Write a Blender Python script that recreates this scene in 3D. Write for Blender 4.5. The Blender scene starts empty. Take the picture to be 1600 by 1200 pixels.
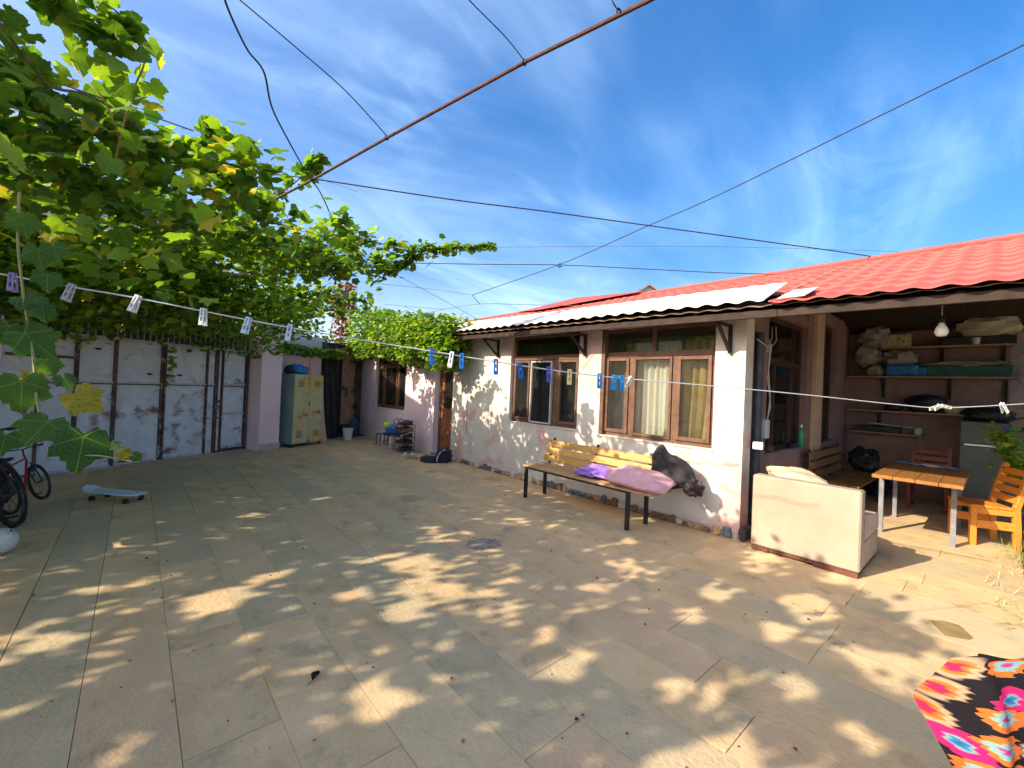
import bpy, math, random
import numpy as np
from mathutils import Vector, Matrix, noise
random.seed(7)
RNG = np.random.default_rng(7)
R = math.radians
S = bpy.context.scene
COL = S.collection

# ------------------------------------------------------------------ camera
FPX, YAW, PIT, ROL, HC = 667.46, R(48.6837), R(.5374), R(2.4756), 1.55
FW = Vector((math.cos(YAW)*math.cos(PIT), math.sin(YAW)*math.cos(PIT), math.sin(PIT)))
_r = Vector((math.sin(YAW), -math.cos(YAW), 0)); _u = _r.cross(FW)
RT = _r*math.cos(ROL) + _u*math.sin(ROL); UP = -_r*math.sin(ROL) + _u*math.cos(ROL)
cam = bpy.data.cameras.new('camera'); cam.sensor_width = 36; cam.lens = FPX/1600*36
cam.clip_start = .05; cam.clip_end = 900
co = bpy.data.objects.new('camera', cam); COL.objects.link(co)
m = Matrix((RT, UP, -FW)).transposed().to_4x4(); m.translation = (0, 0, HC)
co.matrix_world = m; S.camera = co
S.render.resolution_x, S.render.resolution_y = 1024, 768

def ray(u, v): return FW + RT*((u-800)/FPX) - UP*((v-600)/FPX)
def at(u, v, d): return Vector((0, 0, HC)) + ray(u, v)*d
def onx(u, v, x): r = ray(u, v); return Vector((0, 0, HC)) + r*(x/r.x)
def onz(u, v, z=0): r = ray(u, v); return Vector((0, 0, HC)) + r*((z-HC)/r.z)

# ------------------------------------------------------------------ sky, sun, exposure
SUN_EL = R(30.6)
SUN = Vector((-math.cos(SUN_EL)*.9583, math.cos(SUN_EL)*.2857, math.sin(SUN_EL)))
W = bpy.data.worlds.new('World'); S.world = W; W.use_nodes = True
nt = W.node_tree; nt.nodes.clear()
def N(nt, t, **k):
    n = nt.nodes.new(t)
    for a, b in k.items(): setattr(n, a, b)
    return n
sky = N(nt, 'ShaderNodeTexSky', sky_type='NISHITA', sun_disc=False, sun_elevation=SUN_EL,
        sun_rotation=math.atan2(SUN.x, SUN.y), air_density=1.0, dust_density=5.5, ozone_density=3.0, altitude=200)
bg = N(nt, 'ShaderNodeBackground'); bg.inputs[1].default_value = .15
wo = N(nt, 'ShaderNodeOutputWorld')
hs = N(nt, 'ShaderNodeHueSaturation'); hs.inputs['Saturation'].default_value = 1.46; hs.inputs['Value'].default_value = .64; hs.inputs['Hue'].default_value = .505
tc = N(nt, 'ShaderNodeTexCoord'); sep = N(nt, 'ShaderNodeSeparateXYZ')
zz = N(nt, 'ShaderNodeMath', operation='MAXIMUM'); zz.inputs[1].default_value = .0
za = N(nt, 'ShaderNodeMath', operation='ADD'); za.inputs[1].default_value = .16
dv = N(nt, 'ShaderNodeVectorMath', operation='DIVIDE')
cz = N(nt, 'ShaderNodeCombineXYZ')
L = nt.links.new
L(tc.outputs['Generated'], sep.inputs[0]); L(sep.outputs[2], zz.inputs[0]); L(zz.outputs[0], za.inputs[0])
for i in range(3): L(za.outputs[0], cz.inputs[i])
L(tc.outputs['Generated'], dv.inputs[0]); L(cz.outputs[0], dv.inputs[1])
def cirrus(rot, sc, off, lo, hi, det=8, dist=.6, nscale=1.0):
    mp = N(nt, 'ShaderNodeMapping'); mp.inputs['Rotation'].default_value = (0, 0, rot)
    mp.inputs['Scale'].default_value = sc; mp.inputs['Location'].default_value = off
    no = N(nt, 'ShaderNodeTexNoise'); no.inputs['Scale'].default_value = nscale; no.inputs['Detail'].default_value = det
    no.inputs['Roughness'].default_value = .56; no.inputs['Distortion'].default_value = dist
    mr = N(nt, 'ShaderNodeMapRange', interpolation_type='SMOOTHSTEP'); mr.inputs[1].default_value = lo; mr.inputs[2].default_value = hi
    L(dv.outputs[0], mp.inputs[0]); L(mp.outputs[0], no.inputs[0]); L(no.outputs[0], mr.inputs[0])
    return mr
c1 = cirrus(R(-90), (.6, 1.5, 1), (0.4, 4.2, 0), .36, .80, 9, 1.0)
c2 = cirrus(R(-35), (.5, .8, 1), (2.3, 6.2, 0), .34, .66, 3, .2)
c3 = cirrus(R(-70), (1.6, 3.6, 1), (1.3, 5.2, 0), .46, .80, 9, 1.2)
mu = N(nt, 'ShaderNodeMath', operation='MULTIPLY'); L(c1.outputs[0], mu.inputs[0]); L(c2.outputs[0], mu.inputs[1])
mu2 = N(nt, 'ShaderNodeMath', operation='MULTIPLY'); L(c3.outputs[0], mu2.inputs[0]); L(c2.outputs[0], mu2.inputs[1])
ad = N(nt, 'ShaderNodeMath', operation='MULTIPLY_ADD'); ad.inputs[1].default_value = .45
L(mu2.outputs[0], ad.inputs[0]); L(mu.outputs[0], ad.inputs[2])
ml = N(nt, 'ShaderNodeMath', operation='MULTIPLY'); ml.inputs[1].default_value = .38; ml.use_clamp = True
L(ad.outputs[0], ml.inputs[0])
mx = N(nt, 'ShaderNodeMix', data_type='RGBA'); mx.inputs[7].default_value = (2.9, 3.9, 4.9, 1)
gm = N(nt, 'ShaderNodeGamma'); gm.inputs[1].default_value = .92; L(sky.outputs[0], gm.inputs[0]); L(gm.outputs[0], hs.inputs['Color']); L(hs.outputs[0], mx.inputs[6]); L(ml.outputs[0], mx.inputs[0])
hz = N(nt, 'ShaderNodeMapRange', interpolation_type='SMOOTHERSTEP'); hz.inputs[1].default_value = -.06; hz.inputs[2].default_value = .30; hz.inputs[3].default_value = .85; hz.inputs[4].default_value = 0
L(sep.outputs[2], hz.inputs[0]); hm = N(nt, 'ShaderNodeMix', data_type='RGBA'); hm.inputs[7].default_value = (2.4, 3.1, 3.8, 1)
L(hz.outputs[0], hm.inputs[0]); L(mx.outputs[2], hm.inputs[6])
L(hm.outputs[2], bg.inputs[0]); L(bg.outputs[0], wo.inputs[0])

sl = bpy.data.lights.new('sun', 'SUN'); sl.energy = 2.4; sl.angle = R(.55); sl.color = (1.0, .89, .70)
so = bpy.data.objects.new('sun', sl); COL.objects.link(so); so.rotation_euler = (-SUN).to_track_quat('-Z', 'Y').to_euler()
so.location = SUN*30
S.view_settings.view_transform = 'Standard'; S.view_settings.look = 'None'; S.view_settings.gamma = 1
S.view_settings.exposure = 1.85; S.view_settings.use_curve_mapping = False
S.render.engine = 'CYCLES'
S.cycles.max_bounces = 14; S.cycles.diffuse_bounces = 8; S.cycles.transmission_bounces = 8; S.cycles.transparent_max_bounces = 16

# ------------------------------------------------------------------ materials
MATS = {}
def mat(name, c1, c2=None, scale=6, rough=.8, bump=0, bscale=40, stretch=(1, 1, 1), metal=0, spec=.3,
        stain=None, stain2=None, rnd=0, det=5, lo=.35, hi=.65, tints=None):
    if name in MATS: return MATS[name]
    m = bpy.data.materials.new(name); m.use_nodes = True; nt = m.node_tree; L = nt.links.new
    b = nt.nodes['Principled BSDF']; b.inputs['Roughness'].default_value = rough; b.inputs['Metallic'].default_value = metal
    b.inputs['Specular IOR Level'].default_value = spec
    c2 = c2 or tuple(min(1, x*1.25) for x in c1)
    tc = N(nt, 'ShaderNodeTexCoord'); vec = tc.outputs['Object']
    if rnd:
        oi = N(nt, 'ShaderNodeObjectInfo'); va = N(nt, 'ShaderNodeVectorMath', operation='ADD')
        ms = N(nt, 'ShaderNodeMath', operation='MULTIPLY'); ms.inputs[1].default_value = 91.7
        L(oi.outputs['Random'], ms.inputs[0]); L(vec, va.inputs[0]); L(ms.outputs[0], va.inputs[1]); vec = va.outputs[0]
    def noi(sc, det=5, st=None, dist=0, ro=.6):
        no = N(nt, 'ShaderNodeTexNoise'); no.inputs['Scale'].default_value = sc; no.inputs['Detail'].default_value = det
        no.inputs['Roughness'].default_value = ro; no.inputs['Distortion'].default_value = dist
        if st:
            mp = N(nt, 'ShaderNodeMapping'); mp.inputs['Scale'].default_value = st; L(vec, mp.inputs[0]); L(mp.outputs[0], no.inputs[0])
        else: L(vec, no.inputs[0])
        return no.outputs[0]
    def rng(x, lo, hi):
        mr = N(nt, 'ShaderNodeMapRange'); mr.inputs[1].default_value = lo; mr.inputs[2].default_value = hi; L(x, mr.inputs[0]); return mr.outputs[0]
    def mix(f, a, bcol):
        mx = N(nt, 'ShaderNodeMix', data_type='RGBA'); L(f, mx.inputs[0])
        if isinstance(a, tuple): mx.inputs[6].default_value = (*a, 1)
        else: L(a, mx.inputs[6])
        mx.inputs[7].default_value = (*bcol, 1); return mx.outputs[2]
    c = mix(rng(noi(scale, det, stretch), lo, hi), tuple(c1), tuple(c2))
    for s in (stain, stain2):
        if s:
            col, sc, l, h = s[:4]; st = s[4] if len(s) > 4 else None
            c = mix(rng(noi(sc, 7, st, .3, .65), l, h), c, tuple(col))
    if tints:
        for lo_, hi_, col, k_ in tints:
            q = N(nt, 'ShaderNodeMath', operation='COMPARE'); q.inputs[1].default_value = (lo_+hi_)/2; q.inputs[2].default_value = (hi_-lo_)/2; L(oi.outputs['Random'], q.inputs[0])
            q2 = N(nt, 'ShaderNodeMath', operation='MULTIPLY'); q2.inputs[1].default_value = k_; L(q.outputs[0], q2.inputs[0]); c = mix(q2.outputs[0], c, col)
    if rnd:
        hv = N(nt, 'ShaderNodeHueSaturation'); mr = N(nt, 'ShaderNodeMapRange'); mr.inputs[3].default_value = 1-rnd; mr.inputs[4].default_value = 1+rnd
        L(oi.outputs['Random'], mr.inputs[0]); L(mr.outputs[0], hv.inputs['Value']); L(c, hv.inputs['Color']); c = hv.outputs[0]
    L(c, b.inputs['Base Color'])
    if bump:
        bp = N(nt, 'ShaderNodeBump'); bp.inputs['Strength'].default_value = bump; bp.inputs['Distance'].default_value = .01
        L(noi(bscale, 6, stretch), bp.inputs['Height']); L(bp.outputs[0], b.inputs['Normal'])
    MATS[name] = m; return m

def leafmat(name, c1, c2, c3, trans, veins=False):
    m = bpy.data.materials.new(name); m.use_nodes = True; nt = m.node_tree; L = nt.links.new; nt.nodes.clear()
    g = N(nt, 'ShaderNodeNewGeometry'); tc = N(nt, 'ShaderNodeTexCoord')
    r = N(nt, 'ShaderNodeValToRGB'); e = r.color_ramp.elements
    e[0].position = 0; e[0].color = (*c1, 1); e[1].position = .9; e[1].color = (*c2, 1)
    x = e.new(.55); x.color = tuple((a+b)/2 for a, b in zip(c1, c2))+(1,); y = e.new(.985); y.color = (*c3, 1)
    no = N(nt, 'ShaderNodeTexNoise'); no.inputs['Scale'].default_value = 14; no.inputs['Detail'].default_value = 4
    L(tc.outputs['Object'], no.inputs[0])
    ad = N(nt, 'ShaderNodeMath', operation='MULTIPLY_ADD'); ad.inputs[1].default_value = .5; ad.use_clamp = True
    oi = N(nt, 'ShaderNodeObjectInfo'); a2 = N(nt, 'ShaderNodeMath', operation='ADD'); L(g.outputs['Random Per Island'], a2.inputs[0]); L(oi.outputs['Random'], a2.inputs[1])
    fr = N(nt, 'ShaderNodeMath', operation='FRACT'); L(a2.outputs[0], fr.inputs[0])
    sb = N(nt, 'ShaderNodeMath', operation='SUBTRACT'); sb.inputs[1].default_value = .25; L(fr.outputs[0], sb.inputs[0])
    L(no.outputs[0], ad.inputs[0]); L(sb.outputs[0], ad.inputs[2]); L(ad.outputs[0], r.inputs[0])
    d = N(nt, 'ShaderNodeBsdfPrincipled'); d.inputs['Roughness'].default_value = .45; d.inputs['Specular IOR Level'].default_value = .35
    t = N(nt, 'ShaderNodeBsdfTranslucent'); ms = N(nt, 'ShaderNodeMixShader'); ms.inputs[0].default_value = .52
    hs = N(nt, 'ShaderNodeMix', data_type='RGBA', blend_type='MULTIPLY'); hs.inputs[0].default_value = 1; hs.inputs[7].default_value = (*trans, 1)
    rc = r.outputs[0]
    if veins:
        def mt(op, a, b_=None):
            q = N(nt, 'ShaderNodeMath', operation=op)
            for i, x_ in enumerate((a, b_)):
                if x_ is None: continue
                if isinstance(x_, (int, float)): q.inputs[i].default_value = x_
                else: L(x_, q.inputs[i])
            return q.outputs[0]
        sp = N(nt, 'ShaderNodeSeparateXYZ'); L(tc.outputs['Object'], sp.inputs[0]); yy = mt('ADD', sp.outputs[1], .02)
        th = mt('ARCTAN2', sp.outputs[0], yy); vv = mt('ABSOLUTE', mt('SINE', mt('MULTIPLY', th, 2.77)))
        rad = mt('SQRT', mt('ADD', mt('MULTIPLY', sp.outputs[0], sp.outputs[0]), mt('MULTIPLY', yy, yy)))
        main = mt('LESS_THAN', mt('MULTIPLY', rad, vv), .020)
        br = mt('ABSOLUTE', mt('SINE', mt('ADD', mt('MULTIPLY', rad, 34.0), mt('MULTIPLY', vv, -5.0)))); sec = mt('MULTIPLY', mt('LESS_THAN', br, .16), .45)
        mk = mt('MULTIPLY', mt('MAXIMUM', main, sec), .55)
        vm = N(nt, 'ShaderNodeMix', data_type='RGBA'); L(mk, vm.inputs[0]); L(rc, vm.inputs[6]); vm.inputs[7].default_value = (.26, .34, .08, 1); rc = vm.outputs[2]
    L(rc, d.inputs['Base Color']); L(rc, hs.inputs[6]); L(hs.outputs[2], t.inputs[0])
    o = N(nt, 'ShaderNodeOutputMaterial'); L(d.outputs[0], ms.inputs[1]); L(t.outputs[0], ms.inputs[2]); L(ms.outputs[0], o.inputs[0])
    bp = N(nt, 'ShaderNodeBump'); bp.inputs['Strength'].default_value = .35; bp.inputs['Distance'].default_value = .01
    n2 = N(nt, 'ShaderNodeTexNoise'); n2.inputs['Scale'].default_value = 45; L(tc.outputs['Object'], n2.inputs[0]); L(n2.outputs[0], bp.inputs['Height']); L(bp.outputs[0], d.inputs['Normal'])
    return m

def glassmat():
    m = bpy.data.materials.new('window_glass'); m.use_nodes = True; nt = m.node_tree; L = nt.links.new; nt.nodes.clear()
    t = N(nt, 'ShaderNodeBsdfTransparent'); t.inputs[0].default_value = (.93, .94, .91, 1)
    g = N(nt, 'ShaderNodeBsdfGlossy'); g.inputs['Roughness'].default_value = .02
    df = N(nt, 'ShaderNodeBsdfDiffuse'); df.inputs[0].default_value = (.35, .33, .28, 1)
    tc = N(nt, 'ShaderNodeTexCoord'); no = N(nt, 'ShaderNodeTexNoise'); no.inputs['Scale'].default_value = 4; no.inputs['Detail'].default_value = 6
    mr = N(nt, 'ShaderNodeMapRange'); mr.inputs[1].default_value = .3; mr.inputs[2].default_value = .8; mr.inputs[3].default_value = .02; mr.inputs[4].default_value = .07
    L(tc.outputs['Object'], no.inputs[0]); L(no.outputs[0], mr.inputs[0])
    f = N(nt, 'ShaderNodeFresnel'); f.inputs[0].default_value = 1.6
    bp = N(nt, 'ShaderNodeBump'); bp.inputs['Strength'].default_value = .08; bp.inputs['Distance'].default_value = .02
    n3 = N(nt, 'ShaderNodeTexNoise'); n3.inputs['Scale'].default_value = 2.2; L(tc.outputs['Object'], n3.inputs[0]); L(n3.outputs[0], bp.inputs['Height'])
    L(bp.outputs[0], g.inputs['Normal'])
    a = N(nt, 'ShaderNodeMixShader'); b = N(nt, 'ShaderNodeMixShader'); o = N(nt, 'ShaderNodeOutputMaterial')
    L(mr.outputs[0], a.inputs[0]); L(t.outputs[0], a.inputs[1]); L(df.outputs[0], a.inputs[2])
    L(f.outputs[0], b.inputs[0]); L(a.outputs[0], b.inputs[1]); L(g.outputs[0], b.inputs[2]); L(b.outputs[0], o.inputs[0])
    return m

# ------------------------------------------------------------------ mesh helpers
class MB:
    def __init__(s): s.v = []; s.f = []; s.smooth = False
    def add(s, vs, fs):
        o = len(s.v); s.v += [tuple(x) for x in vs]; s.f += [tuple(i+o for i in f) for f in fs]; return s
    def box(s, c, d, rot=None, ch=0):
        """box centre c, full size d, optional chamfer ch and rotation matrix"""
        hx, hy, hz = d[0]/2, d[1]/2, d[2]/2; c = Vector(c)
        if ch <= 0:
            vs = [Vector((x*hx, y*hy, z*hz)) for x in (-1, 1) for y in (-1, 1) for z in (-1, 1)]
            fs = [(0, 1, 3, 2), (4, 6, 7, 5), (0, 4, 5, 1), (2, 3, 7, 6), (0, 2, 6, 4), (1, 5, 7, 3)]
        else:
            ch = min(ch, hx*.9, hy*.9, hz*.9); vs = []; ix = {}
            for x in (-1, 1):
                for y in (-1, 1):
                    for z in (-1, 1):
                        for a in range(3):
                            q = [x*(hx-ch), y*(hy-ch), z*(hz-ch)]; q[a] = (x*hx, y*hy, z*hz)[a]
                            ix[x, y, z, a] = len(vs); vs.append(Vector(q))
            fs = []
            for a in range(3):
                b, e = (a+1) % 3, (a+2) % 3
                for sg in (-1, 1):
                    k = []
                    for p, q in ((-1, -1), (1, -1), (1, 1), (-1, 1)):
                        t = [0, 0, 0]; t[a] = sg; t[b] = p; t[e] = q; k.append(ix[t[0], t[1], t[2], a])
                    fs.append(tuple(k if sg > 0 else k[::-1]))
                for p in (-1, 1):
                    for q in (-1, 1):
                        def K(w, ax):
                            t = [0, 0, 0]; t[a] = w; t[b] = p; t[e] = q; return ix[t[0], t[1], t[2], ax]
                        k = [K(-1, b), K(1, b), K(1, e), K(-1, e)]
                        fs.append(tuple(k if p*q < 0 else k[::-1]))
            for x in (-1, 1):
                for y in (-1, 1):
                    for z in (-1, 1):
                        k = [ix[x, y, z, a] for a in range(3)]; fs.append(tuple(k if x*y*z > 0 else k[::-1]))
        if rot is not None: vs = [rot @ v for v in vs]
        return s.add([v+c for v in vs], fs)
    def bb(s, a, b, ch=0):
        return s.box([(x+y)/2 for x, y in zip(a, b)], [abs(y-x) for x, y in zip(a, b)], None, ch)
    def bar(s, a, b, w, h, ch=0, up=(0, 0, 1)):
        a, b = Vector(a), Vector(b); d = b-a; z = d.normalized(); u = Vector(up)
        x = z.cross(u)
        if x.length < 1e-3: x = z.cross(Vector((1, 0, 0)))
        x.normalize(); y = x.cross(z).normalized()
        return s.box((a+b)/2, (w, d.length, h), Matrix((x, z, y)).transposed(), ch)
    def tube(s, pts, r, seg=8, cap=True):
        pts = [Vector(p) for p in pts]; n = len(pts); rr = r if hasattr(r, '__len__') else [r]*n
        vs = []; prev = None
        for i, p in enumerate(pts):
            t = (pts[min(i+1, n-1)]-pts[max(i-1, 0)]).normalized()
            if prev is None:
                x = t.cross(Vector((0, 0, 1)))
                if x.length < .1: x = t.cross(Vector((1, 0, 0)))
            else: x = prev - t*prev.dot(t)
            x.normalize(); y = t.cross(x); prev = x
            for k in range(seg):
                a = 2*math.pi*k/seg; vs.append(p + (x*math.cos(a)+y*math.sin(a))*rr[i])
        fs = [(i*seg+k, i*seg+(k+1) % seg, (i+1)*seg+(k+1) % seg, (i+1)*seg+k) for i in range(n-1) for k in range(seg)]
        if cap: fs += [tuple(range(seg))[::-1], tuple((n-1)*seg+k for k in range(seg))]
        s.smooth = True
        return s.add(vs, fs)
    def lathe(s, prof, c=(0, 0, 0), seg=20, rot=None, sx=1, sy=1):
        c = Vector(c); vs = []
        for r, z in prof:
            for k in range(seg):
                a = 2*math.pi*k/seg; q = Vector((r*math.cos(a)*sx, r*math.sin(a)*sy, z))
                vs.append((rot @ q if rot is not None else q)+c)
        n = len(prof)
        fs = [(i*seg+k, i*seg+(k+1) % seg, (i+1)*seg+(k+1) % seg, (i+1)*seg+k) for i in range(n-1) for k in range(seg)]
        fs += [tuple(range(seg))[::-1], tuple((n-1)*seg+k for k in range(seg))]
        s.smooth = True
        return s.add(vs, fs)
    def grid(s, fn, nu, nv):
        vs = [fn(i/(nu-1), j/(nv-1)) for j in range(nv) for i in range(nu)]
        fs = [(j*nu+i, j*nu+i+1, (j+1)*nu+i+1, (j+1)*nu+i) for j in range(nv-1) for i in range(nu-1)]
        return s.add(vs, fs)
    def slab(s, fn, nu, nv, th):
        """closed sheet: fn(u,v)->(top point), lower copy th below along z"""
        o = len(s.v); s.grid(fn, nu, nv); n = nu*nv
        s.v += [(x, y, z-th) for x, y, z in s.v[o:o+n]]
        for j in range(nv-1):
            for i in range(nu-1):
                a = o+n+j*nu+i; s.f.append((a, a+nu, a+nu+1, a+1))
        def e(a, b): s.f.append((o+a, o+n+a, o+n+b, o+b))
        for i in range(nu-1): e(i, i+1); e((nv-1)*nu+i+1, (nv-1)*nu+i)
        for j in range(nv-1): e((j+1)*nu, j*nu); e(j*nu+nu-1, (j+1)*nu+nu-1)
        return s
    def mesh(s, name, mt):
        me = bpy.data.meshes.new(name); me.from_pydata(s.v, [], s.f)
        if mt: me.materials.append(mt)
        if s.smooth:
            me.polygons.foreach_set('use_smooth', [True]*len(me.polygons))
            try: me.set_sharp_from_angle(angle=R(40))
            except Exception: pass
        me.update(); return me
    def build(s, name, mt, parent=None, loc=None, rz=None):
        o = bpy.data.objects.new(name, s.mesh(name, mt)); COL.objects.link(o)
        if parent: o.parent = parent
        if loc is not None: o.location = loc
        if rz is not None: o.rotation_euler[2] = rz
        return o
def tag(o, label, cat, group=None):
    o['label'] = label; o['category'] = cat
    if group: o['group'] = group
    return o
def thing(name, label, cat, loc=(0, 0, 0), rz=0, group=None):
    o = bpy.data.objects.new(name, None); COL.objects.link(o); o.location = loc; o.rotation_euler = (0, 0, rz)
    o.empty_display_size = .1; return tag(o, label, cat, group)
def copy_tree(o, parent=None):
    c = o.copy(); COL.objects.link(c)
    if parent: c.parent = parent
    for ch in list(o.children): copy_tree(ch, c)
    return c
def nz(p, s=1.0, k=0): return noise.noise(Vector((p[0]*s+k, p[1]*s+k*1.7, p[2]*s-k)))
def blob(c, d, n=2.4, seg=22, rings=14, amp=.1, fs=4, k=0, rot=None, flat=0, sharp=0):
    """soft lump: superellipsoid with noise folds; d = full size"""
    b = MB(); c = Vector(c); vs = []
    def sp(x, e): return math.copysign(abs(x)**e, x)
    e = 2/n
    for j in range(rings+1):
        ph = -math.pi/2 + math.pi*j/rings
        for i in range(seg):
            th = 2*math.pi*i/seg
            p = Vector((sp(math.cos(ph), e)*sp(math.cos(th), e), sp(math.cos(ph), e)*sp(math.sin(th), e), sp(math.sin(ph), e)))
            f = 1 + amp*nz(p, fs, k) + amp*.6*abs(nz(p, fs*2.3, k+9))
            if sharp:
                q = abs(math.sin(2*th))**3; f *= 1 + sharp*q*abs(math.cos(ph))
            p = p*f
            if flat: p.z *= (1-flat*min(1, (p.x*p.x+p.y*p.y))**1.0)
            p = Vector((p.x*d[0]/2, p.y*d[1]/2, p.z*d[2]/2))
            vs.append((rot @ p if rot is not None else p)+c)
    fs_ = [(j*seg+i, j*seg+(i+1) % seg, (j+1)*seg+(i+1) % seg, (j+1)*seg+i) for j in range(rings) for i in range(seg)]
    b.add(vs, fs_); b.smooth = True; return b
def rotz(a): return Matrix.Rotation(a, 3, 'Z')

# ------------------------------------------------------------------ palette
m_wood = mat('brown_window_paint', (.105, .052, .032), (.17, .088, .055), 9, .5, .2, 60, stain=((.10, .045, .025), 5, .55, .7))
m_fwood = mat('dark_fascia_wood', (.016, .008, .005), (.040, .020, .012), 7, .7, .3, 40)
m_white = mat('peeling_white_wall', (.56, .50, .43), (.66, .60, .52), 2.2, .9, .35, 26, stain=((.60, .38, .33), 1.3, .53, .60), stain2=((.46, .47, .50), 3.1, .62, .72))
m_pink = mat('pink_wall', (.70, .52, .55), (.78, .61, .64), 2.0, .9, .3, 30, stain=((.62, .47, .50), 2.1, .6, .8))
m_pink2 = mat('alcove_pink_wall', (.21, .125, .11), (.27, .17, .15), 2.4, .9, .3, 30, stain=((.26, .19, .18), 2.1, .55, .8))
m_black = mat('black_steel', (.012, .012, .014), (.03, .03, .03), 10, .45, .1, 60)
m_chrome = mat('bright_steel', (.5, .5, .5), (.6, .6, .6), 10, .28, metal=.9)
m_glass = glassmat()

# ================================================================== SETTING
def struct(o): o['kind'] = 'structure'; return o
m_soil = mat('soil', (.20, .145, .085), (.33, .25, .15), 1.2, .95, .6, 20)
g = MB(); g.grid(lambda u, v: ((u-.5)*500, (v-.5)*500, -.05), 9, 9)
struct(g.build('ground', m_soil))
m_mortar = mat('mortar', (.035, .032, .028), (.10, .09, .075), 9, .95, .4, 40)
pv = struct(MB().bb((-6.2, -.22, -.04), (10.4, 14.5, -.014)).build('courtyard_paving', m_mortar))
m_slab = mat('stone_slab', (.50, .34, .175), (.68, .475, .26), 2.6, .88, .7, 34, (1, 1, 1), rnd=.07, tints=[(0, .16, (.64, .43, .26), .40), (.3, .5, (.43, .37, .24), .45), (.74, .79, (.60, .47, .28), .30)], det=9, lo=.3, hi=.7,
             stain=((.34, .275, .165), 4.5, .55, .72), stain2=((.24, .19, .12), 1.7, .60, .78))
_nt = m_slab.node_tree
XJ = [-1.60, -1.24, -.86, -.48, -.142, .198, .556, .915, 1.277, 1.635, 1.993, 2.335, 2.68, 3.04, 3.40, 3.76, 4.12, 4.48, 4.84]
while XJ[-1] < 9.9: XJ.append(XJ[-1]+.36)
KNOWN = {7: [.911, 2.25, 3.55], 8: [1.27, 2.62], 9: [.40, 1.63, 2.9], 10: [.75, 1.982, 3.2], 11: [1.05, 2.35], 12: [1.4, 2.565], 4: [5.004, 6.42], 5: [3.15, 6.34, 7.82], 6: [.35, 3.6, 6.49]}
slabs = []
rr = random.Random(3)
for i in range(len(XJ)-1):
    x0, x1 = XJ[i], XJ[i+1]
    js = [-.2]; y = -.2; kn = KNOWN.get(i, [])
    ymax = 11.9 if x0 < 4.9 else 1.82
    for kx in kn:
        while kx-js[-1] > 1.9: js.append(js[-1]+rr.uniform(1.05, 1.35))
        js.append(kx)
    if not kn: js.append(-.2+rr.uniform(.4, 1.3))
    while js[-1] < ymax-.5: js.append(js[-1]+rr.uniform(1.12, 1.45))
    js[-1] = ymax
    for a, b in zip(js[:-1], js[1:]):
        if x1 < 4.9 and b < .2 and x0 < .2: continue
        if b-a < .08: continue
        cx, cy = (x0+x1)/2, (a+b)/2
        if cx < 1.9 and cy > 8.95+.56*(cx+.73)+.85: continue        # beyond the gate
        if cx > 1.9 and cy > 10.25+.56*(cx-2)+.7: continue
        if cx < -.157*cy-1.2: continue
        slabs.append((x0, x1, a, b))
slabs.sort(key=lambda s: Vector(((s[0]+s[1])/2, (s[2]+s[3])/2, 1.5)).length)
def add_slab(bm, s, c):
    g1, g2 = rr.uniform(.0006, .0024), rr.uniform(.0005, .0022); dz = rr.uniform(-.0008, .0008)
    bm.bb((s[0]+g1-c[0], s[2]+g2-c[1], -.012), (s[1]-g1-c[0], s[3]-g2-c[1], dz), .0009)
for s in slabs[:299]:
    c = ((s[0]+s[1])/2, (s[2]+s[3])/2); b = MB(); add_slab(b, s, c); b.build('paving_slab', m_slab, pv, (c[0], c[1], 0))
if len(slabs) > 299:
    b = MB()
    for s in slabs[299:]: add_slab(b, s, (0, 0))
    o = b.build('far_slabs', m_slab, pv); o['kind'] = 'stuff'

# ---- house ----------------------------------------------------------------
H = thing('house', 'long low whitewashed house with brown windows and a red metal tile roof', 'house', (0, 0, 0))
ROOFZ = lambda y: 2.44+.014*y            # tile edge height at x=4.5
def wall_x(x0, x1, y0, y1, z0, z1, holes, b):
    """wall slab spanning y0..y1, z0..z1 with rectangular holes (ya,yb,za,zb)"""
    hs_ = sorted(holes); y = y0
    for ya, yb, za, zb in hs_:
        if ya > y: b.bb((x0, y, z0), (x1, ya, z1))
        if za > z0: b.bb((x0, ya, z0), (x1, yb, za))
        if zb < z1: b.bb((x0, ya, zb), (x1, yb, z1))
        y = yb
    if y < y1: b.bb((x0, y, z0), (x1, y1, z1))
    return b
W2 = (2.16, 3.77, .945, 2.44); W1 = (4.18, 5.74, .965, 2.46); DR = (7.56, 8.29, .06, 2.12); W0 = (9.67, 11.41, .87, 2.44)
wall_x(5.0, 5.22, 1.83, 7.56, .0, 2.54, [W2, W1], MB()).build('front_wall', m_white, H)
wall_x(5.0, 5.22, 7.56, 12.25, .0, 2.54, [DR, W0], MB()).build('left_wing_wall', m_pink, H)
# peeled pink coat: proud thin render edge at the corner, sills
b = MB(); b.bb((4.985, W2[0]-.02, .925), (5.06, W2[1]+.02, .944)); b.bb((4.985, W1[0]-.02, .945), (5.06, W1[1]+.02, .964))
b.build('window_sill', m_white, H)
MB().bb((4.98, W0[0]-.02, .845), (5.06, W0[1]+.02, .869)).build('window_sill', m_pink, H)
MB().bb((4.975, 7.5, 0), (5.3, 8.31, .058), .004).build('door_step', mat('concrete', (.20, .19, .17), (.30, .28, .25), 6, .9, .4, 30), H)
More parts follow.
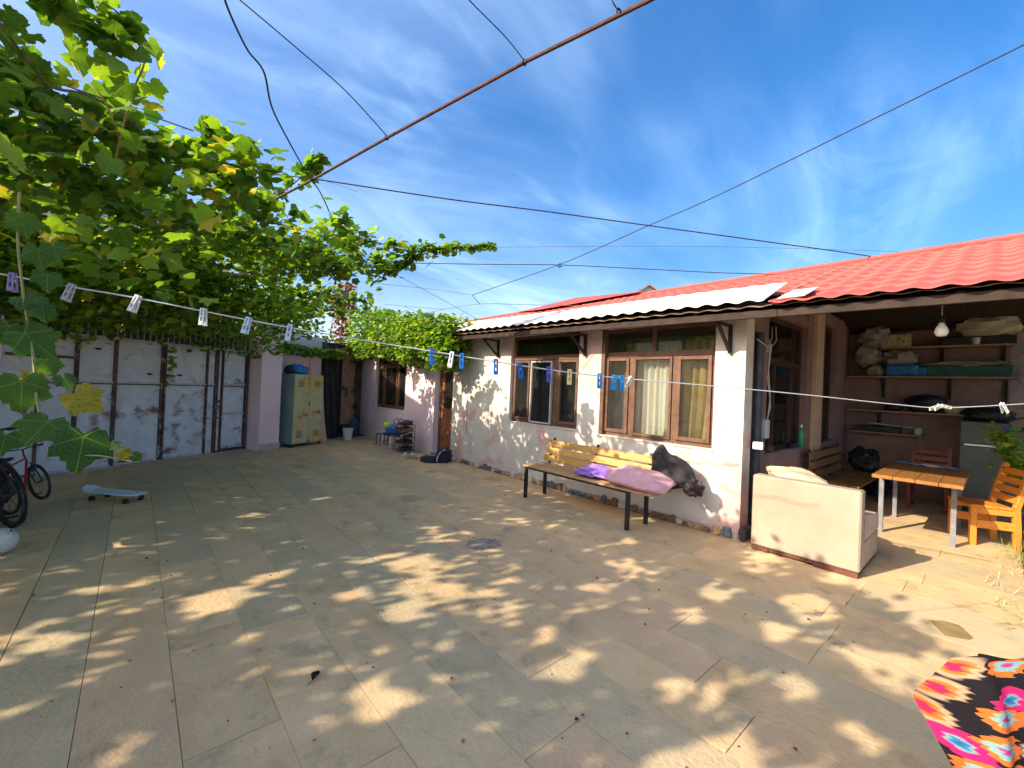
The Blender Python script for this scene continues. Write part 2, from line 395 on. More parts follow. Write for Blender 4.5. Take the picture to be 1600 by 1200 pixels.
# side wall of the alcove (facing -y) and back wall
def wall_y(y0, y1, x0, x1, z0, z1, holes, b):
    x = x0
    for xa, xb, za, zb in sorted(holes):
        if xa > x: b.bb((x, y0, z0), (xa, y1, z1))
        if za > z0: b.bb((xa, y0, z0), (xb, y1, za))
        if zb < z1: b.bb((xa, y0, zb), (xb, y1, z1))
        x = xb
    if x < x1: b.bb((x, y0, z0), (x1, y1, z1))
    return b
SW1 = (5.74, 7.36, .885, 2.62); SW2 = (8.12, 9.05, .90, 2.80)
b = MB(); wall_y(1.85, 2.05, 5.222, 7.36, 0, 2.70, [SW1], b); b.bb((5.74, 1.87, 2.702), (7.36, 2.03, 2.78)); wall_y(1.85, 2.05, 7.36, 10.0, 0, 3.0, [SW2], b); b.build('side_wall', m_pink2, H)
MB().bb((7.62, 1.80, 0), (8.02, 1.849, 3.0)).build('pillar', mat('tan_pillar', (.50, .36, .22), (.55, .41, .27), 3, .9, .2, 20), H)
m_stucco = mat('rough_grey_stucco', (.20, .18, .185), (.32, .28, .29), 5, .95, .8, 14, stain=((.08, .08, .085), 4, .55, .7), stain2=((.36, .26, .25), 2.2, .55, .6))
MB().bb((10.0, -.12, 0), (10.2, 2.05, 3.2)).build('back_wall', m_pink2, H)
MB().bb((10.0, -4.0, 0), (10.2, -.121, 3.2)).build('back_wall', m_stucco, H)
b = MB(); b.bb((5.25, 12.05, 0), (11.2, 12.25, 2.9)); b.bb((5.0, 12.255, 0), (5.22, 13.3, 2.6)); b.bb((10.9, 2.06, 0), (11.1, 12.04, 2.6)); b.build('rear_wall', m_pink, H)
m_int = mat('interior_plaster', (.16, .14, .12), (.22, .19, .16), 2, .9)
b = MB(); b.bb((7.5, 2.06, 0), (7.6, 12.0, 2.7)); b.bb((5.22, 2.051, 2.56), (7.5, 12.04, 2.60)); b.bb((5.23, 7.4, .0), (7.49, 7.45, 2.55)); b.bb((5.23, 9.1, .0), (7.49, 9.15, 2.55))
b.build('partition', m_int, H)
MB().bb((5.23, 2.06, .0), (7.49, 12.0, .02)).build('floor', m_int, H)

# footing stones along the foot of the front wall
MB().bb((4.985, 1.85, 0), (4.999, 7.5, .07)).build('footing', mat('footing_mortar', (.28, .25, .22), (.42, .38, .33), 9, .95, .5, 30), H)
scol = [mat('stone_ochre', (.42, .24, .09), (.5, .33, .16), 20, .8, .3), mat('stone_slate', (.10, .105, .13), (.17, .175, .2), 20, .7, .3),
        mat('stone_pale', (.5, .45, .38), (.6, .54, .45), 20, .8, .3), mat('stone_brown', (.17, .09, .045), (.26, .15, .08), 20, .8, .3)]
y = 1.9
while y < 7.45:
    w = rr.uniform(.04, .16); h = rr.uniform(.03, .115); b = MB(); b.box((0, 0, 0), (.05, w, h), rotz(rr.uniform(-.25, .25)) @ Matrix.Rotation(rr.uniform(-.35, .35), 3, 'X'), .016)
    b.v = [(a+rr.uniform(-.007, .007), c+rr.uniform(-.012, .012), d+rr.uniform(-.01, .01)) for a, c, d in b.v]
    b.build('footing_stone', rr.choice(scol), H, (4.975+rr.uniform(-.01, .005), y+w/2, h/2)); y += w+rr.uniform(.0, .03)

# ---- windows
def pane_at(parent, x, y0, y1, z0, z1): MB().bb((x, y0, z0), (x+.004, y1, z1)).build('pane', m_glass, parent)
def sash(parent, x, y0, y1, z0, z1, w=.045, mt=None, name='sash'):
    b = MB(); t = .05
    b.bb((x, y0, z0), (x+t, y0+w, z1), .004); b.bb((x, y1-w, z0), (x+t, y1, z1), .004)
    b.bb((x, y0+w, z0), (x+t, y1-w, z0+w), .004); b.bb((x, y0+w, z1-w), (x+t, y1-w, z1), .004)
    b.build(name, mt or m_wood, parent); pane_at(parent, x+.02, y0+w-.004, y1-w+.004, z0+w-.004, z1-w+.004)
def frame(parent, x, win, zt, mull, topm):
    y0, y1, z0, z1 = win; b = MB(); t = .07
    b.bb((x, y0, z0), (x+t, y0+.05, z1), .003); b.bb((x, y1-.05, z0), (x+t, y1, z1), .003)
    b.bb((x, y0+.05, z0), (x+t, y1-.05, z0+.05), .003); b.bb((x, y0+.05, z1-.05), (x+t, y1-.05, z1), .003)
    b.bb((x-.006, y0+.05, zt), (x+t, y1-.05, zt+.075), .003)
    for ym, wm in mull: b.bb((x-.003, ym-wm/2, z0+.05), (x+t, ym+wm/2, zt), .003)
    for ym in topm: b.bb((x+.002, ym-.03, zt+.075), (x+t, ym+.03, z1-.05), .003)
    return b.build('frame', m_wood, parent)
def curtain(parent, x, y0, y1, z0, z1, mt, waves, amp=.03, gather=0):
    def fn(u, v):
        yy = y0+(y1-y0)*u; z = z0+(z1-z0)*v
        if gather: yy = yy+gather*(1-v)**1.6*(1-u)
        return (x+amp*math.sin(u*waves*6.283+1.1*math.sin(u*9)+.5*v)+.01*math.sin(u*waves*15), yy, z)
    b = MB(); b.grid(fn, int(waves*9), 7); b.smooth = True; b.build('curtain', mt, parent)
def clothmat(name, c1, c2, rough=.9, tr=.35):
    m = mat(name, c1, c2, 8, rough, .1, 80); nt = m.node_tree; p = nt.nodes['Principled BSDF']; o = [n for n in nt.nodes if n.type == 'OUTPUT_MATERIAL'][0]
    t = N(nt, 'ShaderNodeBsdfTranslucent'); t.inputs[0].default_value = (*c2, 1); ms = N(nt, 'ShaderNodeMixShader'); ms.inputs[0].default_value = tr
    nt.links.new(p.outputs[0], ms.inputs[1]); nt.links.new(t.outputs[0], ms.inputs[2]); nt.links.new(ms.outputs[0], o.inputs[0]); return m
m_lace = clothmat('white_lace_curtain', (.78, .75, .67), (.86, .83, .75))
m_gold = clothmat('gold_curtain', (.42, .31, .11), (.58, .45, .2))
m_blind = clothmat('grey_lining', (.24, .21, .16), (.32, .28, .22))

w = MB().build('window', None, H); tagw = w
def window(): return MB().build('window', None, H)
w = window()
frame(w, 5.07, W2, 2.04, [(3.30, .07), (2.675, .07)], [2.99])
sash(w, 5.045, 3.335, 3.715, .995, 2.035); sash(w, 5.045, 2.71, 3.265, .985, 2.037, .035); sash(w, 5.045, 2.215, 2.64, .995, 2.035)
pane_at(w, 5.1, 3.02, 3.72, 2.115, 2.39); pane_at(w, 5.1, 2.21, 2.96, 2.115, 2.39)
curtain(w, 5.21, 2.68, 3.34, .97, 2.25, m_lace, 6, .025); curtain(w, 5.25, 3.3, 3.5, .97, 2.25, m_gold, 2.4, .035)
curtain(w, 5.24, 2.16, 2.62, .97, 2.25, m_gold, 3.6, .04, .12); curtain(w, 5.31, 2.1, 3.78, .97, 2.1, m_blind, 10, .02)
MB().bb((5.0, 3.71, .945), (5.068, 3.768, 2.43)).build('jamb_board', m_wood, w)
w = window()
frame(w, 5.07, W1, 2.04, [(5.275, .05), (4.69, .11)], [])
sash(w, 5.045, 5.30, 5.69, 1.015, 2.035, .04); sash(w, 5.02, 4.76, 5.25, .985, 2.02, .025, mat('pale_screen_frame', (.42, .38, .33), (.52, .47, .42), 8, .6)); sash(w, 5.045, 4.23, 4.635, 1.015, 2.035)
pane_at(w, 5.1, 4.23, 5.69, 2.115, 2.41)
curtain(w, 5.22, 4.18, 4.66, .97, 2.05, m_gold, 5, .025); curtain(w, 5.24, 4.66, 5.26, .97, 2.05, m_blind, 3, .01)
w = window()
frame(w, 5.07, W0, 1.98, [(10.98, .07), (10.2, .07)], [10.6])
sash(w, 5.045, 11.015, 11.36, .92, 1.975); sash(w, 5.045, 10.235, 10.945, .92, 1.975); sash(w, 5.045, 9.72, 10.165, .92, 1.975)
pane_at(w, 5.1, 9.72, 10.57, 2.055, 2.39); pane_at(w, 5.1, 10.63, 11.36, 2.055, 2.39)
curtain(w, 5.2, 10.2, 10.95, .9, 2.0, m_lace, 5, .02); curtain(w, 5.24, 9.67, 10.2, .9, 2.0, m_gold, 4, .03); curtain(w, 5.26, 10.95, 11.4, .9, 2.0, m_blind, 4, .03)
# alcove windows, frames facing -y
m_dwood = mat('dark_window_wood', (.035, .018, .012), (.07, .035, .022), 8, .5)
for (xa, xb, za, zb), mull in ((SW1, (6.25, 6.95)), (SW2, (8.6,))):
    w = window(); b = MB(); y0, y1 = 1.93, 1.99
    b.bb((xa, y0, za), (xa+.06, y1, zb)); b.bb((xb-.06, y0, za), (xb, y1, zb)); b.bb((xa+.06, y0, za), (xb-.06, y1, za+.06)); b.bb((xa+.06, y0, zb-.06), (xb-.06, y1, zb))
    b.bb((xa+.06, y0-.004, 2.0), (xb-.06, y1, 2.08))
    for xm in mull: b.bb((xm-.035, y0-.002, za+.06), (xm+.035, y1, 2.0))
    b.build('frame', m_dwood, w); MB().bb((xa+.06, 1.955, za+.06), (xb-.06, 1.959, 1.999)).build('pane', m_glass, w); MB().bb((xa+.06, 1.955, 2.081), (xb-.06, 1.959, zb-.06)).build('pane', m_glass, w)
    bb_ = MB(); bb_.grid(lambda u, v, xa=xa, xb=xb, za=za: (xa+(xb-xa)*u, 2.10+.02*math.sin(u*60), za+1.15*v), 60, 4); bb_.build('curtain', m_blind, w)
    MB().bb((xa+.002, 1.835, za-.02), (xb-.002, 1.929, za+.004)).build('sill', mat('sill_grey', (.12, .12, .12), (.18, .18, .18), 8, .7), w)
bpy.data.objects.remove(tagw)
# ---- door of the left wing (brown, glazed top)
d = MB().build('door', None, H)
b = MB(); b.bb((5.13, 7.562, .06), (5.21, 7.62, 2.118), .003); b.bb((5.13, 8.23, .06), (5.21, 8.288, 2.118), .003); b.bb((5.13, 7.62, 2.06), (5.21, 8.23, 2.118), .003); b.build('door_frame', m_wood, d)
m_door = mat('varnished_door', (.17, .065, .030), (.25, .10, .045), 6, .4, .1)
b = MB(); b.bb((5.15, 7.63, .075), (5.19, 7.73, 2.05), .004); b.bb((5.15, 8.12, .075), (5.19, 8.22, 2.05), .004)
for za, zb in ((.075, .25), (.93, 1.03), (1.95, 2.05)): b.bb((5.15, 7.73, za), (5.19, 8.12, zb), .004)
b.bb((5.162, 7.73, .25), (5.178, 8.12, .93)); b.build('door_leaf', m_door, d)
MB().bb((5.168, 7.731, 1.03), (5.172, 8.119, 1.95)).build('pane', m_glass, d)
b = MB(); b.tube([(5.15, 8.17, 1.12), (5.10, 8.17, 1.12), (5.10, 8.06, 1.12)], .009); b.build('handle', m_chrome, d)
# ---- roof
m_red = mat('red_metal_tile', (.38, .072, .058), (.45, .092, .075), 3, .6, .05, 20, spec=.2, stain=((.26, .07, .055), 1.6, .52, .8), stain2=((.22, .15, .12), 7, .66, .8))
SL = (3.64-2.45)/3.5
def redroof(u, v, x0, x1, y0, y1):
    x = x0+(x1-x0)*u; y = y0+(y1-y0)*v
    return x, y
def tile_sheet(y0, y1, x0, x1, hip=0):
    b = MB(); rows = max(1, int((x1-x0)/.33)); xs = []
    for r in range(rows):
        a = x0+(x1-x0)*r/rows; e = x0+(x1-x0)*(r+1)/rows
        xs += [(a, 0.022), (a+(e-a)*.5, .011), (e-.004, 0.0)]
    ny = int((y1-y0)/.2*8); pts = []
    def fn(u, v):
        k = int(round(v*(len(xs)-1))); x, dz = xs[k]; y = y0+(y1-y0)*u
        if hip: y = min(y, y1-(x-4.5)*hip)
        wv = math.sin(y/.2*6.2832); z = ROOFZ(y)*(1-(x-4.5)/3.5)+3.64*(x-4.5)/3.5+.010*wv+dz
        return (x-.022*abs(math.sin(y/.2*3.1416)), y, z)
    b.slab(fn, ny, len(xs), .012); b.smooth = True; return b
tile_sheet(1.45, 4.2, 5.0, 8.0).build('red_roof_sheet', m_red, H)
tile_sheet(-3.0, 1.449, 4.46, 8.0).build('red_roof_sheet', m_red, H)
tile_sheet(4.201, 12.9, 5.0, 8.0, .95).build('red_roof_sheet', m_red, H)
b = MB(); b.tube([(8.0, -3.05, 3.66), (8.0, 9.6, 3.66)], .045, 8)
b.tube([(8.0, 9.6, 3.66), (4.85, 12.75, 2.74)], .04, 8); b.build('ridge_cap', m_red, H)
b = MB(); b.add([(8.0, -3, 3.63), (8.0, 9.6, 3.63), (11.6, 12.9, 2.45), (11.6, -3, 2.45), (8.0, -3, 3.60), (8.0, 9.6, 3.60), (11.6, 12.9, 2.42), (11.6, -3, 2.42)], [(0, 3, 2, 1), (4, 5, 6, 7), (0, 4, 7, 3), (1, 2, 6, 5)])
b.add([(8.0, 9.61, 3.63), (4.8, 12.9, 2.62), (11.6, 12.9, 2.45)], [(0, 2, 1)]); b.build('rear_roof_slope', m_red, H)
b = MB(); b.add([(8.0, 9.0, 3.7), (8.0, 6.9, 3.83), (8.0, 4.9, 3.72), (6.9, 7.0, 3.38), (9.5, 6.9, 3.4)], [(0, 3, 1), (1, 3, 2), (0, 1, 4), (1, 2, 4)]); b.build('roof_hip', m_red, H)
# asbestos strip
m_asb = mat('old_white_asbestos', (.52, .49, .42), (.62, .59, .52), 5, .9, .4, 30, stain=((.22, .20, .16), 4, .62, .75))
def asb(y0, y1, x0, x1, zoff, z1off):
    b = MB()
    def fn(u, v):
        y = y0+(y1-y0)*u; x = x0+(x1-x0)*v+.012*math.sin(y*1.7)
        return (x, y, ROOFZ(y)+zoff+(z1off-zoff)*v+(.012-.008*v)*math.cos(y/.205*6.2832))
    b.slab(fn, int((y1-y0)/.205*8), 4, .008); b.smooth = True; return b
for a, c in ((1.50, 3.3), (3.302, 5.2), (5.202, 7.1), (7.102, 9.0), (9.002, 10.9), (10.902, 12.8)):
    asb(a, c, 4.47+rr.uniform(-.015, .015), 5.16, .045, .345).build('asbestos_sheet', m_asb, H)
b = MB(); b.bar((4.50, 1.28, 2.50), (4.95, 1.28, 2.66), .22, .006); b.build('roof_scrap', m_asb, H)
# dark edge: fascia and under-sheets
m_under = mat('rusty_under_sheet', (.16, .10, .065), (.28, .19, .12), 5, .7, .3, 30, stain=((.04, .025, .018), 3, .5, .7))
for y0, y1 in ((-3.0, 1.4), (1.402, 7.0), (7.002, 12.8)):
    b = MB()
    def fn(u, v, y0=y0, y1=y1):
        y = y0+(y1-y0)*u; return (4.50+.55*v, y, ROOFZ(y)-.014+.14*v+.007*math.cos(y/.205*6.2832))
    b.slab(fn, int((y1-y0)/.205*8), 3, .006); b.smooth = True; b.build('under_sheet', m_under, H)
    b = MB(); b.bar((4.56, y0, ROOFZ(y0)-.085), (4.56, y1, ROOFZ(y1)-.085), .03, .075, .004); b.build('fascia_board', m_fwood, H)
for k in range(16):       # rafters
    y = -2.8+k*1.0
    x1 = 8.0 if y < 1.8 else 5.0
    MB().bar((4.575, y, ROOFZ(y)-.075), (x1, y, ROOFZ(y)-.075+(x1-4.575)*SL), .05, .09).build('rafter', m_fwood, H)
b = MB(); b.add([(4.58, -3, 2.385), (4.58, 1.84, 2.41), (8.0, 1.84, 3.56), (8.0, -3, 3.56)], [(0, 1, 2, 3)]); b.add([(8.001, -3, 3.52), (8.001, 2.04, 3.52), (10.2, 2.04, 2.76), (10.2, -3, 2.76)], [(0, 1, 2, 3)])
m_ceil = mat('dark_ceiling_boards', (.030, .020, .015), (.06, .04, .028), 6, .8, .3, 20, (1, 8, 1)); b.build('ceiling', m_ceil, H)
b = MB(); b.bb((6.2, -3, 2.70), (6.34, 1.79, 2.84)); b.build('ceiling_beam', m_fwood, H)
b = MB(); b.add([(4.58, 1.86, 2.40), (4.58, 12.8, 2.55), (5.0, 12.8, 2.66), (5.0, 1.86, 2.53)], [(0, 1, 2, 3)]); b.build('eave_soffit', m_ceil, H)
# eave brackets
for y in (1.99, 4.05, 6.08, 8.9, 11.75):
    b = MB(); z = ROOFZ(y)-.13; b.bar((4.97, y, z), (4.97, y, z-.30), .035, .035); b.bar((4.63, y, z), (4.965, y, z-.27), .03, .03); b.bar((4.60, y, z+.01), (4.99, y, z+.01), .03, .03)
    b.build('eave_bracket', m_fwood, H)
# pipe, boxes, cables at the corner
m_pipe = mat('black_drain_pipe', (.02, .025, .035), (.05, .055, .07), 6, .5)
b = MB(); b.tube([(5.30, 1.79, 2.30), (5.30, 1.79, .02)], .042, 12); b.build('drain_pipe', m_pipe, H)
MB().bb((5.34, 1.80, .2), (5.40, 1.849, 2.3)).build('foam_strip', mat('dirty_foam', (.30, .27, .20), (.42, .38, .3), 14, .95, .8, 40), H)
MB().bb((4.95, 1.76, .0), (5.19, 1.829, .14), .02).build('rubble_foot', m_mortar, H)
m_lgrey = mat('pale_grey_plastic', (.42, .43, .46), (.5, .5, .53), 5, .5)
q = onx(1192, 655, 5.5); MB().box((5.54, 1.80, 1.20), (.11, .09, .22), None, .01).build('meter_box', m_lgrey, H)
MB().box((5.19, 1.74, 1.03), (.09, .10, .08), rotz(.3), .008).build('junction_box', mat('white_plastic', (.7, .7, .68), (.78, .78, .75), 5, .5), H)
m_wcab = mat('dirty_white_cable', (.38, .35, .31), (.48, .45, .4), 12, .6)
for pts in (((5.62, 1.78, 2.40), (5.57, 1.76, 2.28), (5.50, 1.76, 2.16), (5.52, 1.77, 1.9), (5.60, 1.77, 1.6), (5.63, 1.77, 1.45), (5.56, 1.78, 1.30)),
            ((5.75, 1.78, 2.42), (5.72, 1.76, 2.25), (5.56, 1.76, 2.16), (5.5, 1.77, 1.8), (5.61, 1.77, 1.55), (5.58, 1.78, 1.3)),
            ((5.22, 1.8, 2.22), (5.3, 1.72, 2.14), (5.42, 1.75, 2.16), (5.52, 1.77, 2.24))):
    b = MB(); b.tube(pts, .006, 6); b.build('wall_cable', m_wcab, H)
b = MB(); b.box((5.5, 1.77, 2.14), (.06, .05, .1), None, .006); b.build('cable_box', m_wcab, H)
b = MB(); b.tube([(4.992, 7.02, 2.1), (4.99, 6.98, 1.6), (4.99, 7.03, 1.1), (4.99, 7.0, .6)], .005, 6); b.build('wall_cable', m_wcab, H)
# faint pencil scribble near the corner
b = MB(); rs = random.Random(5)
for k in range(5):
    y0 = 2.04-k*.045; pts = [(4.9985, y0+.02*math.sin(i*.9+k)*.9-.003*i, 1.27+.11*math.sin(i*.55+k*1.3)) for i in range(12)]
    b.tube(pts, .0014, 4)
b.build('wall_scribble', mat('pencil', (.35, .30, .30), (.4, .36, .36), 5, .9), H)

# ---- neighbouring buildings
nb = thing('neighbour_building', 'tall plain rendered building beyond the metal gate, mostly hidden by the vine', 'building')
k0, k1 = Vector((-1.75, 10.9)), Vector((2.2, 17.85)); dirn = (k1-k0).normalized(); out = Vector((-dirn.y, dirn.x))*7
b = MB(); P4 = [k0, k1, k1+out, k0+out]; b.add([(p.x, p.y, 0) for p in P4]+[(p.x, p.y, 5.1) for p in P4], [(0, 1, 5, 4), (1, 2, 6, 5), (2, 3, 7, 6), (3, 0, 4, 7), (4, 5, 6, 7)])
b.build('wall', m_pink, nb)
b = MB(); e2 = Vector((dirn.x, dirn.y))*.3; o2 = Vector((dirn.y, -dirn.x))*.3; Q = [k0-e2*.2+o2*.0, k1+e2, k1+e2+out, k0-e2+out]
b.add([(p.x, p.y, 5.10) for p in Q]+[(p.x, p.y, 5.24) for p in Q], [(0, 1, 5, 4), (1, 2, 6, 5), (2, 3, 7, 6), (3, 0, 4, 7), (4, 5, 6, 7), (3, 2, 1, 0)]); b.build('roof', m_asb, nb)
gh = thing('gabled_house', 'far grey gable end peeping above the red roof ridge', 'house', (0, 0, 0))
cg = at(1012, 470, 26); rg = Vector((RT.x, RT.y, 0)).normalized(); fg = Vector((FW.x, FW.y, 0)).normalized()
def GP(r, f_, z): q = cg+rg*r+fg*f_; return (q.x, q.y, z)
b = MB(); b.add([GP(-1.1, 0, 0), GP(1.1, 0, 0), GP(1.1, 0, 7.5), GP(0, 0, 8.15), GP(-1.1, 0, 7.5), GP(-.1, 5, 0), GP(2.1, 5, 0), GP(2.1, 5, 7.5), GP(1, 5, 8.15), GP(-.1, 5, 7.5)], [(0, 1, 2, 3, 4), (1, 6, 7, 2), (0, 4, 9, 5), (5, 9, 8, 7, 6)])
b.build('wall', mat('far_white_wall', (.55, .53, .5), (.62, .6, .56), 2, .9), gh)
b = MB(); b.add([GP(-1.3, -.25, 7.4), GP(0, -.25, 8.25), GP(1.3, -.25, 7.4), GP(-.3, 5.2, 7.4), GP(1, 5.2, 8.25), GP(2.3, 5.2, 7.4)]+[GP(-1.3, -.25, 7.28), GP(0, -.25, 8.1), GP(1.3, -.25, 7.28)], [(0, 3, 4, 1), (1, 4, 5, 2), (0, 1, 7, 6), (1, 2, 8, 7)])
b.build('roof', mat('far_grey_roof', (.22, .23, .25), (.28, .29, .31), 2, .8), gh)

# ---- gate line (local x along the gate, local -y towards the yard)
GA = math.atan2(.48864, .87249); G0 = Vector((-.727, 9.073, 0))
def gl(s, n, z=0): return Vector((G0.x+.87249*s+.48864*n, G0.y+.48864*s-.87249*n, z))
m_gate = mat('weathered_grey_gate_sheet', (.48, .51, .58), (.62, .65, .71), 3, .55, .15, 20, stain=((.76, .77, .79), 2.6, .60, .68), stain2=((.17, .085, .065), 2.4, .58, .70, (1.3, 1, 1.6)))
m_gate2 = mat('rust_patched_gate_sheet', (.46, .50, .57), (.60, .63, .70), 3, .55, .15, 20, stain=((.55, .56, .58), 2.2, .60, .68), stain2=((.17, .085, .065), 1.3, .53, .66, (1.8, 1, 2.4)))
m_rustbar = mat('rusty_angle_iron', (.055, .03, .028), (.14, .075, .065), 9, .7, .3, 40, stain=((.33, .33, .36), 7, .58, .66))
gt = thing('metal_gate', 'grey sheet metal double gate with rust patches and picket bars on top', 'gate', G0, GA)
edges = [-.36, .05, .53, 1.205]; 
def panel(s0, s1, z0, z1, mt, y=.0): MB().bb((s0+.012, y, z0), (s1-.012, y+.006, z1), .002).build('sheet_panel', mt, gt)
for s0, s1 in zip(edges[:-1], edges[1:]): panel(s0, s1, .06, 1.35, m_gate2); panel(s0, s1, 1.38, 2.03, m_gate)
panel(1.255, 1.985, .06, 1.35, m_gate2); panel(1.255, 1.985, 1.38, 2.03, m_gate); panel(2.0, 2.155, .06, 1.35, m_gate); panel(2.0, 2.155, 1.38, 2.03, m_gate)
panel(2.33, 2.80, .13, .77, m_gate, .01); panel(2.33, 2.80, .80, 1.35, m_gate, .01); panel(2.33, 2.80, 1.38, 2.0, m_gate, .01)
for s, w_ in ((-.36, .03), (.05, .05), (.53, .05), (1.205, .035), (1.255, .035), (1.99, .035), (2.165, .04), (2.20, .02), (2.30, .03), (2.83, .05)):
    MB().bb((s-w_/2, -.035, .03), (s+w_/2, .0, 2.05), .004).build('gate_post', m_rustbar, gt)
m_gbar = mat('pale_gate_bar', (.40, .41, .44), (.52, .53, .56), 5, .5, .2, 40, stain=((.12, .06, .05), 12, .58, .66))
for s0, s1 in ((-.36, 1.2), (1.26, 2.16), (2.31, 2.81)):
    for z in ((1.365, 2.045, .045) if s0 < 2.2 else (.785, 1.365, 2.02, .11)):
        MB().bb((s0+.02, -.028, z-.015), (s1-.02, -.002, z+.015), .003).build('gate_rail', m_gbar, gt)
        if z > 1 and z < 1.9: MB().bb((s0+.02, -.036, z-.032), (s1-.02, -.002, z-.0155), .003).build('gate_rail', m_rustbar, gt)  # added thin dark bar: shade line under the mid rail, put in as colour
MB().bb((-.7, -.05, 2.052), (2.87, .02, 2.085), .003).build('top_rail', m_gbar, gt)
MB().bb((-.7, -.07, 0.0), (2.87, .03, .028), .004).build('threshold_rail', mat('threshold_steel', (.30, .24, .2), (.42, .34, .28), 7, .6, .2, 30), gt)
panel(2.21, 2.29, .06, 2.03, m_gate)
for k in range(34):
    s = -.30+k*.093
    MB().bb((s-.008, -.02, 2.086), (s+.008, -.004, 2.55+.03*math.sin(k*2.1)), .002).build('picket', m_gbar, gt)
MB().bb((-.7, .02, .03), (2.87, .03, 2.6)).build('added_backing_sheet', mat('dark_backing', (.05, .05, .055), (.1, .095, .1), 4, .8), gt)  # added dark sheet: blocks the sky so slits in the gate look dark
for z in (.55, 1.72): MB().bb((-.70, -.05, z-.02), (.02, -.036, z+.02), .003).build('cross_bar', m_rustbar, gt)
panel(-.72, -.36, .06, 2.03, m_gate)
for s, z in ((2.19, .72), (1.95, .72)):
    b = MB(); b.tube([(s, -.04, z), (s, -.09, z), (s+.07, -.09, z-.01)], .009, 6); b.build('latch', m_rustbar, gt)
b = MB(); b.bb((2.18, -.06, 1.02), (2.29, -.04, 1.06)); b.bb((2.20, -.06, .93), (2.28, -.04, .96)); b.tube([(2.24, -.055, .96), (2.20, -.055, .90), (2.24, -.055, .85), (2.29, -.055, .90), (2.26, -.055, .95)], .01, 6); b.build('lock', m_rustbar, gt)
for s, z in ((.30, 1.88), (1.02, 1.52), (1.50, 1.52)):   # torn slots in the sheet
    b = MB(); b.add([(s-.06, -.002, z), (s, -.004, z+.02), (s+.07, -.002, z+.005), (s+.01, -.004, z-.02), (s, -.014, z)], [(0, 1, 4), (1, 2, 4), (2, 3, 4), (3, 0, 4)]); b.build('torn_slot', mat('torn_dark', (.01, .01, .01), (.02, .02, .02)), gt)
gw = thing('pink_yard_wall', 'pink rendered yard wall and square pillar beside the metal gate', 'wall', G0, GA)
b = MB(); b.bb((-7.5, -.0, 0), (-.73, .22, 2.6)); b.build('wall_section', m_pink, gw)
b = MB(); b.bb((2.88, -.36, 0), (3.39, .25, 2.72), .01); b.build('pillar', m_pink, gw)
b = MB(); b.bb((3.392, .05, 0), (4.95, .25, 2.62)); b.build('wall_section', m_pink, gw)
MB().bb((2.88, -.385, 0), (3.40, -.361, .14), .008).build('skirt', mat('grey_pink_skirt', (.42, .33, .34), (.5, .4, .42), 9, .9, .5, 30), gw)
b = MB(); b.bb((3.22, -.372, .93), (3.29, -.361, 1.01), .003); b.build('wall_switch', m_pink, gw)
# corner: sooty wall, old door, tarp
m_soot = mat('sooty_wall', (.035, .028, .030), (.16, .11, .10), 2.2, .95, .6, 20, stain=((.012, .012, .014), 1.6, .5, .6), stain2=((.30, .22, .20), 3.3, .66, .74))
cn = thing('sooty_shed_front', 'blackened shed front in the far corner with a rusty brown door', 'shed', G0, GA)
b = MB(); b.bb((4.96, .12, 0), (7.6, .30, 2.55)); b.build('wall', m_soot, cn)
m_odoor = mat('old_rusty_door', (.30, .17, .12), (.42, .26, .19), 3, .8, .4, 20, stain=((.06, .035, .03), 2.6, .52, .62), stain2=((.48, .40, .36), 3, .64, .7))
MB().bb((5.72, .07, .34), (6.28, .115, 2.14), .006).build('door', m_odoor, cn)
MB().bb((5.66, .04, .2), (5.715, .118, 2.25)).build('door_post', m_black, cn)
MB().bb((5.5, .02, 2.14), (6.5, .118, 2.42), .006).build('lintel_board', mat('pink_brown_board', (.34, .2, .15), (.42, .26, .2), 5, .9), cn)
b = MB(); b.tube([(5.80, .06, 1.15), (5.79, .02, 1.1), (5.79, .02, .85), (5.80, .06, .80)], .014, 6); b.build('door_handle', mat('orange_wood', (.45, .2, .06), (.55, .28, .1), 9, .6), cn)
tp = thing('black_tarp', 'black tarpaulin hanging down beside the rusty door in the corner', 'tarp', G0, GA)
b = MB(); b.slab(lambda u, v: (4.98+.62*u+.10*(1-v)*(1-u), .06-.10*(1-v)-.025*math.sin(u*17+v*3)-.02*nz((u*3, v*3, 0), 2), .02+2.15*v), 26, 14, .004); b.smooth = True
b.build('tarp_sheet', mat('black_tarp', (.008, .008, .012), (.03, .03, .04), 6, .6, .3, 15, stain=((.14, .13, .15), 3, .66, .74)), tp)

# ---- locker
LK = gl(3.575, .53); lk = thing('metal_locker', 'rusty pale green steel locker standing against the pink wall', 'locker', LK, GA)
m_lock = mat('rusty_green_locker_paint', (.40, .43, .24), (.50, .52, .34), 3, .6, .2, 24, stain=((.55, .38, .12), 1.6, .46, .62), stain2=((.23, .09, .04), 3.6, .56, .66))
m_lockside = mat('blue_green_locker_side', (.16, .24, .24), (.22, .31, .31), 3, .6, .2, 24, stain=((.07, .06, .06), 7, .64, .7))
b = MB(); b.bb((0, .012, .07), (.86, .45, 1.66), .005); b.build('body', m_lockside, lk)
for k, (a, c) in enumerate(((.01, .425), (.435, .85))):
    MB().bb((a, -.008, .09), (c, .011, 1.645), .004).build('door', m_lock, lk)
    for z in (.22, 1.38):
        b = MB()
        for q in range(5): b.box(((a+c)/2+(.03 if k else -.03), -.012, z+q*.032), (.17, .008, .012), None)
        b.build('vent', mat('dark_rust', (.16, .07, .03), (.26, .12, .05), 8, .8), lk)
b = MB(); b.box((.44, -.014, .98), (.03, .012, .12), None, .003); b.build('handle', MATS['dark_rust'], lk)
b = MB()
